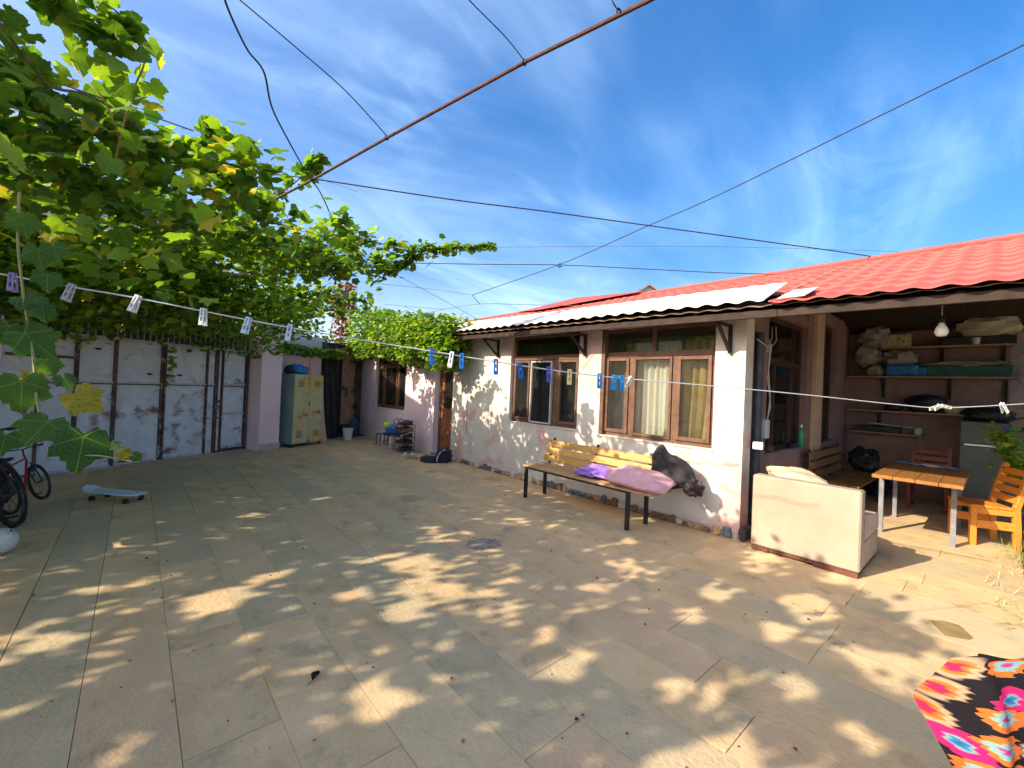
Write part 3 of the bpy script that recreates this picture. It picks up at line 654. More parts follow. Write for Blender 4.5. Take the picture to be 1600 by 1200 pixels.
for x, y in ((.03, .03), (.83, .03), (.03, .42), (.83, .42)): b.bb((x-.02, y-.02, 0), (x+.02, y+.02, .07))
b.build('feet', m_black, lk)
m_bluebag = mat('blue_plastic', (.01, .09, .28), (.03, .2, .5), 9, .4, .4, 25)
def L2(x, y, z): v = rotz(GA) @ Vector((x, y, 0)); return (LK.x+v.x, LK.y+v.y, z)
tag(blob((0, 0, .10), (.44, .3, .22), 2.2, amp=.35, fs=2.5, k=3).build('plastic_bag', m_bluebag, None, L2(.24, .2, 1.66)), 'crumpled blue plastic bag on top of the green locker', 'bag')
tag(blob((0, 0, .08), (.20, .22, .2), 2.2, amp=.3, fs=2.5, k=8).build('plastic_bag', m_black, None, L2(.04, .2, 1.66)), 'small black bag at the left end of the locker top', 'bag')
tag(MB().box((0, 0, .09), (.16, .1, .18), None, .01).build('box', mat('faded_red_box', (.4, .17, .12), (.5, .25, .18), 9, .8), None, L2(.52, .2, 1.66), GA), 'small faded red box on the locker beside the blue bag', 'box')
b = MB(); b.bar((0, 0, .0), (.03, .05, .36), .03, .012); tag(b.build('stick', MATS['orange_wood'], None, L2(.62, .2, 1.66), GA), 'short wooden stick leaning upright on the locker top', 'stick')
b = MB(); b.slab(lambda u, v: (.20*u+.10*(1-v)**2, -.12*(1-v)+.01*math.sin(v*4), 1.45*v), 4, 12, .012)
m_board = mat('tan_board', (.50, .36, .29), (.6, .45, .37), 3, .8, .2, 20)
tag(b.build('leaning_board', m_board, None, gl(4.62, .16), GA), 'bowed tan board leaning on the wall right of the locker', 'board')

# bucket and blue broom in the corner
b = MB(); b.lathe([(.10, 0), (.135, .27), (.142, .27), (.142, .30), (.13, .30), (.128, .27), (.096, .01), (.0, .01)], seg=24)
bk = thing('bucket', 'white plastic bucket on the paving in front of the sooty corner', 'bucket', gl(5.43, .48)); m_wpl = mat('white_bucket', (.55, .56, .58), (.62, .63, .65), 5, .5)
b.build('pail', m_wpl, bk); b = MB(); b.tube([(.14*math.cos(a), .14*math.sin(a), .28-.10*math.sin(a)*0-.08*abs(math.sin(a))) for a in [math.pi*i/12 for i in range(13)]], .003, 6); b.build('handle', m_chrome, bk)
tag(blob((0, 0, .26), (.24, .2, .56), 2.0, amp=.3, fs=2.2, k=5, flat=.1).build('cloth_bundle', mat('dark_blue_cloth', (.02, .045, .09), (.05, .1, .17), 9, .9, .4, 20), None, gl(6.0, .22)), 'dark blue cloth bundle heaped beside the white bucket', 'cloth')

# ---- small things against the left wing
def stool(loc, w, dp, h, mt, lab, rz=0):
    t = thing('stool', lab, 'stool', loc, rz); MB().box((0, 0, h-.015), (w, dp, .03), None, .006).build('seat', mt, t)
    for x in (-1, 1):
        for y in (-1, 1): MB().bb((x*(w/2-.02)-.015, y*(dp/2-.02)-.015, 0), (x*(w/2-.02)+.015, y*(dp/2-.02)+.015, h-.031)).build('leg', mt, t)
    MB().bb((-w/2+.03, -dp/2+.012, h*.35), (w/2-.03, -dp/2+.028, h*.35+.03)).build('stretcher', mt, t); return t
stool((4.62, 10.02, 0), .24, .26, .30, mat('grey_brown_wood', (.16, .12, .10), (.25, .2, .17), 9, .8), 'small grey brown wooden stool left of the blue toy heap')
st = thing('metal_stool', 'low black stool with shiny tube legs heaped with blue toys', 'stool', (4.62, 9.45, 0))
MB().box((0, 0, .33), (.34, .42, .04), None, .015).build('seat', m_black, st)
for y in (-.2, .2):
    b = MB(); b.tube([(-.17, y, 0), (-.17, y, .28), (-.13, y, .34), (.10, y, .34), (.15, y, .28), (.15, y, 0)], .012, 8); b.build('leg_loop', m_chrome, st)
b = MB(); b.tube([(-.17, -.19, .08), (-.17, .19, .08)], .01, 6); b.build('stretcher', m_chrome, st)
tag(blob((0, 0, .08), (.3, .42, .2), 2.2, amp=.5, fs=3, k=2).build('toy_heap', m_bluebag, None, (4.62, 9.42, .35)), 'heap of blue plastic toys piled on the low metal stool', 'toys')
b = MB(); b.lathe([(.09*math.sin(math.pi*i/10)+1e-4, .09-.09*math.cos(math.pi*i/10)) for i in range(11)], seg=18)
tag(b.build('toy_ball', mat('lime_ball', (.45, .6, .05), (.8, .75, .2), 7, .5, lo=.48, hi=.52), None, (4.52, 9.60, .44)), 'lime green and yellow toy ball on the blue toy heap', 'ball')

# shoe rack
rk = thing('shoe_rack', 'arched brown wire shoe rack with four tiers beside the left wing door', 'shoe rack', (4.62, 8.86, 0))
m_wire = mat('rusty_wire', (.08, .055, .05), (.22, .18, .17), 12, .5, metal=.4)
for z in (.05, .20, .34, .48, .62):
    b = MB(); lp = [(-.17, -.22, z), (.13, -.22, z), (.13, .22, z), (-.17, .22, z), (-.17, -.22, z)]; b.tube(lp, .008, 6)
    for k in range(6): b.tube([(-.17, -.19+k*.076, z), (.13, -.19+k*.076, z)], .004, 4)
    b.build('tier', m_wire, rk)
for y in (-.22, -.11, 0, .11, .22): b = MB(); b.tube([(-.17, y, 0), (-.17, y, .62)], .008, 6); b.build('upright', m_wire, rk)
for y in (-.22, .22): b = MB(); b.tube([(.13, y, 0), (.13, y, .62)], .008, 6); b.build('upright', m_wire, rk)
for y0, y1 in ((-.22, 0), (0, .22)):
    b = MB(); b.tube([(-.17, (y0+y1)/2+(y1-y0)/2*math.cos(a), .62+.14*math.sin(a)) for a in [math.pi*i/10 for i in range(11)]], .008, 6); b.build('arch', m_wire, rk)
b = MB()
for a in range(4): b.tube([(-.17, -.22+.1*a, .75-.02*abs(a-2)), (.13, -.22+.1*a, .70)], .004, 4)
b.build('top_wires', m_wire, rk)
def shoe_mesh(Ls, mt_):
    b = MB()
    def fn(u, v):
        x = -Ls/2+Ls*u; wd = .042*(1-.25*(2*u-1)**2)*(1 if .02 < u < .98 else .3)+.006*math.sin(u*5); h = .035+.05*max(0, 1-u*1.7)+.01*math.sin(u*3.1)
        a = math.pi*v; return (x, wd*math.cos(a), .015+h*math.sin(a)**.7)
    b.grid(fn, 12, 9); b.box((0, 0, .008), (Ls, .075, .016), None, .006); b.smooth = True; return b
def sandal_mesh(Ls):
    b = MB(); b.box((0, 0, .012), (Ls, .085, .024), None, .008)
    b.slab(lambda u, v: (.01+.07*u, .042*math.cos(math.pi*v), .03+.045*math.sin(math.pi*v)), 4, 9, .004); return b
m_navy = mat('navy_fabric', (.012, .016, .035), (.03, .035, .06), 9, .8, .2, 50)
shoe_cols = [('black', m_black), ('white', mat('white_shoe', (.55, .53, .5), (.65, .63, .6), 9, .7)), ('brown', mat('brown_shoe', (.16, .08, .04), (.24, .13, .07), 9, .7)), ('navy', m_navy)]
sm = {n: shoe_mesh(.25, 0).mesh('shoe', mt) for n, mt in shoe_cols}
rs = random.Random(11)
tiern = ['lowest', 'second', 'third', 'fourth', 'top']
for ti, z in enumerate((.055, .205, .345, .485, .625)):
    for k in range(4):
        n = shoe_cols[(k*3+ti*2+k*ti) % 4][0]
        if ti in (1, 2) and n == 'brown': n = 'black'
        o = bpy.data.objects.new('shoe', sm[n]); COL.objects.link(o); o.location = (4.60, 8.86-.165+k*.11, z); o.rotation_euler = (0, 0, math.pi+rs.uniform(-.2, .2))
        where = ['right end', 'right middle', 'left middle', 'left end'][k]
        tag(o, f'{n} shoe at the {where} of the {tiern[ti]} tier of the wire rack', 'shoe', 'shoes kept in the wire rack')
def sandal(x, y, rz, mt, lab, z=0):
    t = thing('sandal', lab, 'sandal', (x, y, z), rz, 'footwear left by the door'); b = MB(); b.box((0, 0, .012), (.25, .09, .024), None, .008); b.build('sole', mt, t)
    b = MB(); b.slab(lambda u, v: (.01+.07*u, .043*math.cos(math.pi*v), .03+.045*math.sin(math.pi*v)), 4, 9, .004); b.build('strap', mt, t)
m_tan = mat('tan_sandal', (.42, .30, .15), (.52, .4, .22), 9, .8)
sandal(4.42, 8.32, 2.6, shoe_cols[1][1], 'white sandal nearest the shoe rack, toe pointing at the gate')
sandal(4.52, 8.18, 2.2, shoe_cols[1][1], 'white sandal lying closer to the wall beside its pair')
sandal(4.28, 8.02, .3, m_tan, 'tan sandal lying furthest from the wall, by the step')
sandal(4.36, 7.90, .9, m_tan, 'tan sandal turned sideways in front of the pair by the step')
sandal(4.66, 7.98, 1.8, m_tan, 'tan sandal on the paving right at the door step')
sandal(4.62, 7.80, 1.3, shoe_cols[2][1], 'brown sandal at the right end of the door step')
jc = thing('dropped_jacket', 'navy jacket with a white stripe dropped against the wall by the door', 'jacket', (4.60, 7.42, 0))
blob((-.08, .12, .04), (.36, .40, .11), 2.4, amp=.35, fs=2.4, k=1).build('jacket_body', m_navy, jc); blob((.10, -.10, .12), (.34, .22, .28), 2.2, amp=.35, fs=2.4, k=4).build('jacket_sleeve', m_navy, jc)
b = MB(); b.tube([(-.06, -.10, .03), (-.08, -.14, .12), (-.02, -.17, .22), (.06, -.19, .27)], .013, 6); b.build('stripe', shoe_cols[1][1], jc)

# ================================================================== FURNITURE
def planks(parent, n, x0, x1, y0, y1, z0, z1, mt, along='y', gap=.012, name='slat', ch=.005):
    for k in range(n):
        if along == 'y':
            a = x0+(x1-x0)*k/n; c = x0+(x1-x0)*(k+1)/n-gap; p, q = (a, y0+rr.uniform(-.004, .004), z0), (c, y1, z1)
        else:
            a = y0+(y1-y0)*k/n; c = y0+(y1-y0)*(k+1)/n-gap; p, q = (x0+rr.uniform(-.004, .004), a, z0), (x1, c, z1)
        b = MB(); b.bb([i-j for i, j in zip(p, [(p[0]+q[0])/2, (p[1]+q[1])/2, (p[2]+q[2])/2])], [i-j for i, j in zip(q, [(p[0]+q[0])/2, (p[1]+q[1])/2, (p[2]+q[2])/2])], ch)
        b.build(name, mt, parent, [(i+j)/2 for i, j in zip(p, q)])
m_pine = mat('varnished_pine', (.52, .25, .055), (.64, .35, .10), 5, .45, .15, 30, (14, 1, 14), rnd=.08, stain=((.34, .15, .035), 3, .58, .7, (9, 1, 9)))
m_pined = mat('worn_seat_wood', (.30, .17, .075), (.42, .26, .13), 5, .6, .15, 30, (14, 1, 14), rnd=.1)
bn = thing('garden_bench', 'yellow pine slat bench on black steel legs against the white wall', 'bench', (4.42, 3.57, 0))
for x in (-.19, .20):
    for y in (.85, -.83): MB().bb((x-.02, y-.02, 0), (x+.02, y+.02, .415)).build('leg', m_black, bn)
b = MB(); b.bb((-.21, -.85, .416), (-.17, .87, .446)); b.bb((.18, -.85, .416), (.22, .87, .446)); b.bb((-.169, .83, .418), (.179, .87, .444)); b.bb((-.169, -.85, .418), (.179, -.81, .444)); b.build('seat_frame', m_black, bn)
planks(bn, 4, -.25, .20, -1.15, .87, .447, .472, m_pined)
for y in (.8, 0, -.8): MB().bar((.20, y, .40), (.33, y, .83), .03, .02, 0, (1, 0, 0)).build('back_post', m_black, bn)
for k in range(3):
    z0 = .505+k*.105; x0 = .205+k*.032
    MB().box((0, 0, 0), (.024, 1.98-.02*k, .09), Matrix.Rotation(R(17), 3, 'Y'), .005).build('back_slat', m_pine, bn, (x0-.002, -.10, z0+.04))
m_purple = mat('purple_satin', (.20, .09, .42), (.36, .20, .60), 5, .5, .5, 12, stain=((.10, .08, .40), 3, .55, .65))
m_pinkc = mat('pale_pink_cushion', (.52, .27, .31), (.62, .36, .40), 14, .85, .4, 90)
def pillow(c, d, mt, name, lab, rot, k, amp=.14, sharp=.22):
    o = blob((0, 0, 0), d, 2.0, 30, 16, amp, 2.2, k, None, .35, sharp).build(name, mt, None, c); o.rotation_euler = rot; return tag(o, lab, 'cushion')
pillow((4.45, 3.30, .53), (.36, .50, .14), m_purple, 'cushion', 'crumpled purple satin cushion lying on the wall bench seat', (R(3), R(-4), .2), 3, .40, .25)
pillow((4.40, 2.70, .565), (.50, .70, .21), m_pinkc, 'cushion', 'plump pale pink cushion at the right end of the wall bench', (R(6), R(-10), .12), 7, .12, .26)
m_dgbag = mat('dark_grey_bag', (.016, .013, .015), (.030, .025, .027), 5, .75, .9, 8)
_bg = blob((0, 0, 0), (.24, .62, .44), 2.0, 56, 30, .16, 1.5, 15)
def _bagv(v):
    x, y, z = v; t = (y+.31)/.62; k = .50+.75*max(0, min(1, t))
    z = z*k+.03*math.sin(9*y+14*z)*(.5+z); x += .018*abs(math.sin(17*y+9*z))+.012*nz((x*3, y*9, z*4), 2); z += .10*math.exp(-((y-.20)/.07)**2)*(z > 0)
    return (x, y, z)
_bg.v = [_bagv(v) for v in _bg.v]
o = _bg.build('fabric_bag', m_dgbag, None, (4.72, 2.50, .64)); o.rotation_euler = (R(8), R(10), 0)
tag(o, 'dark grey crumpled fabric bag slumped at the right end of the bench back', 'bag')
o = blob((0, 0, 0), (.16, .20, .18), 2.1, 24, 14, .35, 3, 25).build('plastic_bag', mat('dark_plum_plastic', (.012, .008, .011), (.03, .018, .025), 9, .4, .6, 12), None, (4.70, 2.22, .53)); tag(o, 'small dark plum plastic bag tucked behind the pink cushion', 'bag')

# sofa seen from behind
m_sofa = mat('beige_sofa_fabric', (.34, .265, .19), (.40, .315, .235), 3, .9, .2, 60, stain=((.33, .25, .17), 2.0, .6, .8))
sf = thing('sofa', 'beige fabric sofa turned with its plain back to the yard, on reddish skids', 'sofa', (4.84, 1.21, 0))
MB().bb((0, -.44, .045), (.15, .45, .765), .014).build('backrest', m_sofa, sf)
MB().bb((.152, -.44, .045), (.86, .45, .30), .02).build('base', m_sofa, sf)
b = MB()
def armf(u, v):
    return (0, 0, 0)
for ya, yb in ((-.44, -.36),):
    b.add([(.152, ya, .30), (.86, ya, .30), (.86, ya, .42), (.74, ya, .47), (.40, ya, .50), (.152, ya, .54)]+[(.152, yb, .30), (.86, yb, .30), (.86, yb, .42), (.74, yb, .47), (.40, yb, .50), (.152, yb, .54)],
          [(0, 1, 2, 3, 4, 5), (11, 10, 9, 8, 7, 6), (0, 6, 7, 1), (1, 7, 8, 2), (2, 8, 9, 3), (3, 9, 10, 4), (4, 10, 11, 5)])
b.build('arm', mat('pinkish_sofa_arm', (.44, .31, .24), (.5, .37, .3), 4, .9, .2, 60), sf)
MB().bb((.16, -.355, .302), (.84, .44, .44), .04).build('seat_cushion', m_sofa, sf)
m_skid = mat('red_brown_skid', (.10, .035, .022), (.17, .06, .04), 8, .7, .2)
MB().bb((-.012, -.43, .0), (.02, -.10, .044)).build('skid', m_skid, sf); MB().bb((-.006, -.095, .02), (.02, .28, .043)).build('skid', m_skid, sf); MB().bb((-.01, .285, .005), (.02, .44, .044)).build('skid', m_skid, sf)
MB().bb((.03, -.42, .0), (.85, -.40, .044)).build('skid', m_skid, sf); MB().bb((.03, .40, 0), (.85, .42, .044)).build('skid', m_skid, sf)
o = blob((0, 0, 0), (.30, .52, .20), 2.0, 40, 20, .22, 1.6, 31).build('draped_cloth', mat('beige_cloth', (.50, .38, .24), (.6, .47, .32), 6, .95, .7, 10), None, (5.17, 1.36, .74)); o.rotation_euler = (R(9), 0, 0)
tag(o, 'rumpled beige cloth bunched over the top of the sofa back', 'cloth')

# table
m_tab = mat('orange_table_wood', (.24, .095, .025), (.38, .17, .05), 4, .4, .15, 30, (1, 12, 12), rnd=.08, stain=((.24, .10, .03), 2, .5, .65, (1, 6, 1)))
tb = thing('dining_table', 'long wooden plank table on grey steel legs under the alcove roof', 'table', (7.25, .58, 0))
planks(tb, 4, -.87, .90, -.37, .36, .705, .745, m_tab, 'x', .003, 'plank', .004)
m_gleg = mat('grey_steel_leg', (.17, .17, .18), (.26, .26, .27), 9, .5, metal=.2)
for x in (-.385, .70):
    for y in (-.285, .33): MB().bb((x-.022, y-.022, 0), (x+.022, y+.022, .675)).build('leg', m_gleg, tb)
b = MB(); b.bb((-.41, -.30, .676), (.72, -.26, .704)); b.bb((-.41, .31, .676), (.72, .35, .704)); b.bb((-.41, -.259, .676), (-.37, .309, .704)); b.bb((.68, -.259, .676), (.72, .309, .704)); b.build('under_frame', m_black, tb)
b = MB(); b.lathe([(.05, 0), (.085, .02), (.088, .024), (.08, .022), (.045, .006), (0.001, .006)], seg=20)
tag(b.build('plate', MATS['white_plastic'], None, (7.95, .57, .746)), 'small white saucer on the wooden table top', 'plate')
b = MB(); b.slab(lambda u, v: (.18*u, .62*v, .012+.02*abs(nz((u*2, v*5, 0), 1.5))), 8, 16, .006); b.smooth = True
tag(b.build('tablecloth', mat('blue_oilcloth', (.02, .16, .42), (.25, .35, .5), 7, .5), None, (7.9, .28, .746)), 'folded blue patterned cloth at the far end of the wooden table', 'cloth')
# chair on the right, facing the table
m_or = mat('orange_varnish', (.60, .19, .02), (.72, .28, .045), 5, .4, .15, 30, (10, 1, 10), rnd=.06)
def chair(loc, rz, mt, lab, mt2=None):
    t = thing('wooden_chair', lab, 'chair', loc, rz)         # local +x = facing
    for y in (-.20, .20):
        MB().bb((.15, y-.025, 0), (.205, y+.025, .43), .004).build('leg', mt, t)
        MB().bar((-.20, y, 0), (-.18, y, .45), .05, .06, .004, (1, 0, 0)).build('leg', mt, t)
        MB().bar((-.18, y, .45), (-.30, y, .92), .05, .055, .004, (1, 0, 0)).build('back_post', mt, t)
        MB().bb((-.17, y-.015, .20), (.149, y+.015, .29), .003).build('side_rail', mt, t)
        MB().bb((-.155, y-.0155, .36), (.149, y+.0155, .429), .003).build('apron', mt, t)
    for k in range(3):
        x = -.15+k*.125; MB().bb((x, -.23, .432), (x+.118, .23, .46), .004).build('seat_plank', mt2 or mt, t)
    for k in range(4):
        z = .54+k*.1; x = -.165-(z-.45)*.255; MB().box((x, 0, z), (.022, .46, .075), Matrix.Rotation(R(-14), 3, 'Y'), .004).build('back_slat', mt, t)
    return t
chair((7.46, .09, 0), R(117), m_or, 'bright orange wooden chair at the right edge, side on to the table')
m_dkred = mat('dark_red_varnish', (.13, .02, .012), (.2, .035, .02), 5, .4, rnd=.05)
chair((9.0, .66, 0), R(180), m_dkred, 'dark red wooden chair behind the far end of the table')
# alcove bench
ab = thing('garden_bench', 'dark brown slat bench inside the alcove below the second side window', 'bench', (8.1, 1.45, 0))
m_bw = mat('dark_bench_wood', (.17, .09, .035), (.28, .16, .07), 5, .6, .2, 30, (1, 12, 12), rnd=.1)
for x in (-.8, .75):
    for y in (-.24, .18): MB().bb((x-.02, y-.02, 0), (x+.02, y+.02, .40)).build('leg', m_black, ab)
b = MB(); b.bb((-.85, -.26, .401), (.85, -.22, .425)); b.bb((-.85, .16, .401), (.85, .20, .425)); b.build('seat_frame', m_black, ab)
planks(ab, 4, -.95, .88, -.28, .20, .426, .45, m_bw, 'x', .02)
for x in (-.88, -.1, .7): MB().bar((x, .20, .40), (x, .30, .86), .03, .02, 0, (0, 1, 0)).build('back_post', m_lgrey if False else m_black, ab)
for k in range(3): MB().box((-.05, .215+k*.028, .52+k*.125), (1.84, .022, .10), Matrix.Rotation(R(-13), 3, 'X'), .004).build('back_slat', m_bw, ab)
o = blob((0, 0, .17), (.5, .36, .36), 2.2, 24, 14, .5, 2.4, 41).build('backpack', m_black, None, (8.95, 1.42, .45)); tag(o, 'black bag slumped on the right end of the alcove bench', 'bag')
o = blob((0, 0, .15), (.4, .34, .30), 2.2, 24, 14, .5, 2.4, 44).build('backpack', m_navy, None, (9.45, 1.30, .0)); tag(o, 'dark navy bag on the floor past the alcove bench', 'bag')
# fridge
fr = thing('refrigerator', 'grey two door refrigerator standing at the back of the alcove', 'refrigerator', (9.68, .12, 0))
m_fr = mat('grey_fridge_steel', (.105, .125, .12), (.14, .16, .15), 2, .5, .02, 30, metal=.0)
MB().bb((-.22, -.25, .03), (.25, .25, 1.35), .01).build('cabinet', mat('fridge_side', (.09, .1, .1), (.12, .13, .13), 3, .5), fr)
MB().bb((-.28, -.248, .05), (-.222, .248, .985), .012).build('door', m_fr, fr); d = MB().bb((-.28, -.248, 1.015), (-.222, .248, 1.345), .012).build('door', m_fr, fr)
b = MB(); b.bb((-.29, -.24, .987), (-.225, .2, 1.012), .003); b.build('grip', m_chrome, fr)
MB().bb((-.283, -.16, 1.19), (-.281, -.11, 1.20)).build('badge', m_black, fr)
MB().bb((-.286, -.24, 1.24), (-.281, -.19, 1.30), .002).build('magnet', m_bluebag, fr)
tag(blob((0, 0, .1), (.4, .5, .22), 2.6, amp=.3, fs=2.5, k=51).build('cloth_bundle', m_black, None, (9.68, .08, 1.35)), 'dark folded cloth bundle lying on top of the refrigerator', 'cloth')
# shelves
m_shelf = mat('tan_shelf_board', (.26, .16, .08), (.36, .24, .13), 4, .8, .2, 20, (1, 6, 1))
def shelf(y0, y1, z, lab, brk, dp=.34, drop=.28):
    t = thing('wall_shelf', lab, 'shelf', (9.998, 0, z), 0, 'plank shelves on the alcove back wall')
    MB().bb((-dp, y0, -.028), (-.012, y1, 0), .003).build('board', m_shelf, t)
    for y in brk:
        b = MB(); b.bb((-.03, y-.02, -drop-.03), (-.0, y+.02, -.029)); b.bb((-dp+.04, y-.02, -.055), (-.031, y+.02, -.029)); b.bar((-dp+.05, y, -.05), (-.02, y, -drop), .02, .02); b.build('bracket', m_black, t)
shelf(-.155, 1.35, 2.53, 'topmost plank shelf holding a crate and clear bags', (.62, -.05))
shelf(-.165, 1.80, 2.03, 'second plank shelf, loaded with blue tubs and a long green crate', (1.34, .52, -.08), .40, .34)
shelf(.22, 1.80, 1.44, 'third plank shelf with a dark pot and white bowl', (1.38, .34), .34, .30)
shelf(.80, 1.80, 1.06, 'lowest short plank shelf carrying a tray and small jars', (1.38, .35+.55), .3, .0)
MB
def item(name, mb, mt, loc, lab, cat, rz=0): return tag(mb.build(name, mt, None, loc, rz), lab, cat)
item('crate', MB().box((0, 0, .11), (.22, .38, .22), None, .01), mat('printed_fruit_box', (.42, .36, .20), (.25, .16, .08), 18, .8, lo=.5, hi=.6), (9.80, 1.17, 2.531), 'printed cream fruit box at the left end of the topmost shelf', 'box')
m_clear = mat('cloudy_plastic_bag', (.22, .19, .16), (.34, .30, .26), 6, .35, .8, 9)
item('plastic_bag', blob((0, 0, .2), (.3, .34, .34), 2.1, amp=.4, fs=2.2, k=61), m_clear, (9.80, 1.56, 2.2), 'cloudy plastic bag hanging left of the printed fruit box', 'bag')
item('plastic_bag', blob((0, 0, .2), (.3, .40, .36), 2.1, amp=.4, fs=2.2, k=63), m_clear, (9.80, 1.45, 2.52), 'larger cloudy bag wedged under the ceiling above the fruit box', 'bag')
item('plastic_bag', blob((0, 0, .17), (.34, .62, .34), 2.3, amp=.35, fs=2.2, k=65), mat('pale_sheeting', (.36, .33, .2), (.46, .43, .3), 6, .4, .8, 12), (9.80, .12, 2.64), 'roll of pale yellowish plastic sheeting on the right end of the topmost shelf', 'bag')
item('box', MB().box((0, 0, .06), (.3, .78, .12), None, .01), m_black, (9.80, .22, 2.531), 'flat black case under the plastic sheeting on the topmost shelf', 'case')
b = MB(); b.lathe([(.04, 0), (.05, .09), (.05, .1), (.0, .1)], seg=16); item('jar', b, m_lgrey, (9.66, .24, 2.531), 'grey lidded jar in front of the flat black case', 'jar')
b = MB(); b.box((0, 0, .085), (.28, .95, .17), None, .012); item('crate', b, mat('dark_green_crate', (.012, .06, .05), (.025, .1, .085), 7, .5), (9.80, .33, 2.031), 'long dark green crate at the right end of the second shelf', 'crate')
item('plastic_bag', blob((0, 0, .03), (.26, .85, .10), 2.5, amp=.5, fs=3, k=71), m_clear, (9.80, .36, 2.20), 'crumpled clear plastic laid along the top of the green crate', 'bag')
item('tub', MB().box((0, 0, .1), (.3, .42, .2), None, .03), m_bluebag, (9.78, 1.08, 2.031), 'deep blue plastic tub in the middle of the second shelf', 'tub')
item('tub', MB().box((0, 0, .08), (.28, .18, .16), None, .03), m_bluebag, (9.78, .86+.0, 2.031), 'smaller blue plastic tub right beside the deep blue tub', 'tub')
item('plastic_bag', blob((0, 0, .12), (.3, .42, .26), 2.1, amp=.4, fs=2.2, k=75), m_clear, (9.78, 1.12, 2.23), 'cloudy bag heaped on the deep blue tub', 'bag')
item('plastic_bag', blob((0, 0, .09), (.2, .24, .2), 2.1, amp=.4, fs=2.2, k=76), mat('yellowish_bag', (.25, .24, .12), (.4, .36, .2), 6, .5, .5, 9), (9.75, 1.42, 2.031), 'small yellowish bag left of the deep blue tub', 'bag')
b = MB(); b.lathe([(.07, 0), (.16, .13), (.165, .13), (.15, .11), (.06, .012), (.001, .012)], seg=24); item('bowl', b, mat('cream_bowl', (.5, .48, .36), (.58, .56, .44), 5, .4), (9.80, .47, 1.441), 'cream coloured bowl on the third shelf', 'bowl')
item('cooking_pot', blob((0, 0, .14), (.32, .5, .3), 2.1, amp=.25, fs=2, k=81), m_black, (9.80, .78, 1.441), 'big blackened pan leaning beside the cream bowl', 'pan')
item('cooking_pot', blob((0, 0, .06), (.24, .24, .13), 2.4, amp=.1, fs=2, k=82), m_black, (9.80, 1.18, 1.441), 'small dark pan left on the third shelf', 'pan')
item('cup', MB().box((0, 0, .06), (.07, .09, .13), None, .02), mat('mauve_plastic', (.35, .24, .33), (.42, .3, .4), 8, .6), (9.78, .26, 1.441), 'mauve cup at the right end of the third shelf', 'cup')
item('tray', MB().box((0, 0, .05), (.22, .60, .10), None, .01), m_black, (9.84, 1.38, 1.061), 'black tray on the lowest short shelf', 'tray')
b = MB(); b.bar((0, -.3, .09), (0, .28, .13), .12, .012); item('tray', b, m_lgrey, (9.80, 1.22, 1.081), 'long pale grey board slanted over the black tray', 'board')
item('jar', MB().box((0, 0, .06), (.08, .1, .12), None, .02), mat('green_label_jar', (.3, .42, .36), (.55, .6, .58), 14, .5), (9.80, .86, 1.061), 'green and white jar at the right end of the lowest shelf', 'jar')
# bottle and things on the alcove sill
b = MB(); b.lathe([(.035, 0), (.04, .01), (.04, .17), (.014, .25), (.014, .28), (.0, .28)], seg=16)
bt = thing('bottle', 'green plastic bottle with white cap standing on the alcove window sill', 'bottle', (7.22, 1.86, .89)); b.build('bottle_body', mat('green_bottle', (.02, .22, .10), (.05, .32, .16), 6, .2), bt)
b = MB(); b.lathe([(.017, .27), (.017, .31), (0, .31)], seg=12); b.build('cap', MATS['white_plastic'], bt)
item('cup', MB().box((0, 0, .03), (.24, .07, .07), None, .02), m_navy, (6.9, 1.87, .89), 'dark blue dish lying on the sill left of the green bottle', 'dish')
item('dish', blob((0, 0, .04), (.2, .07, .09), 2.2, amp=.5, fs=3, k=91), m_skid, (5.95, 1.87, .89), 'small reddish clutter at the left corner of the alcove sill', 'dish')
# light bulb on its flex
lb = thing('light_bulb', 'unlit white light bulb hanging on a thin flex from the alcove eave', 'light bulb', (4.9, .314, 2.17))
b = MB(); b.lathe([(.002, -.052), (.028, -.046), (.040, -.028), (.043, -.006), (.037, .018), (.022, .045), (.016, .06)], seg=20); b.build('globe', mat('bulb_white', (.62, .58, .5), (.66, .62, .54), 3, .3), lb)
b = MB(); b.lathe([(.018, .06), (.02, .075), (.02, .10), (.012, .115), (.004, .12)], seg=14); b.build('socket', m_fwood, lb); b = MB(); b.tube([(0, 0, .118), (.004, 0, .2), (0, 0, .33)], .003, 6); b.build('flex', m_lgrey, lb)

# ================================================================== yard things left
sk = thing('skateboard', 'pale blue skateboard with dark wheels on the paving before the gate', 'skateboard', (-.13, 6.95, 0), math.atan2(-.618, .539))
b = MB()
def deck(u, v):
    x = -.42+.82*u; w_ = .105*min(1, (1-abs(2*u-1)**6))**.5+.001; z = .105+(.05*max(0, (.16-u)/.16)**1.2)+(.012*max(0, (u-.88)/.12)); return (x, w_*(2*v-1), z)
b.slab(deck, 26, 7, .012); b.smooth = True; b.build('deck', mat('pale_blue_deck', (.50, .58, .66), (.62, .70, .76), 7, .5, stain=((.12, .13, .2), 9, .6, .66)), sk)
for x in (-.22, .24):
    b = MB(); b.box((x, 0, .075), (.05, .05, .04)); b.tube([(x, -.09, .04), (x, .09, .04)], .008, 6); b.build('truck', m_chrome, sk)
    for y in (-.09, .09): b = MB(); b.tube([(x, y-.018, .03), (x, y+.018, .03)], .03, 14); b.build('wheel', m_black, sk)
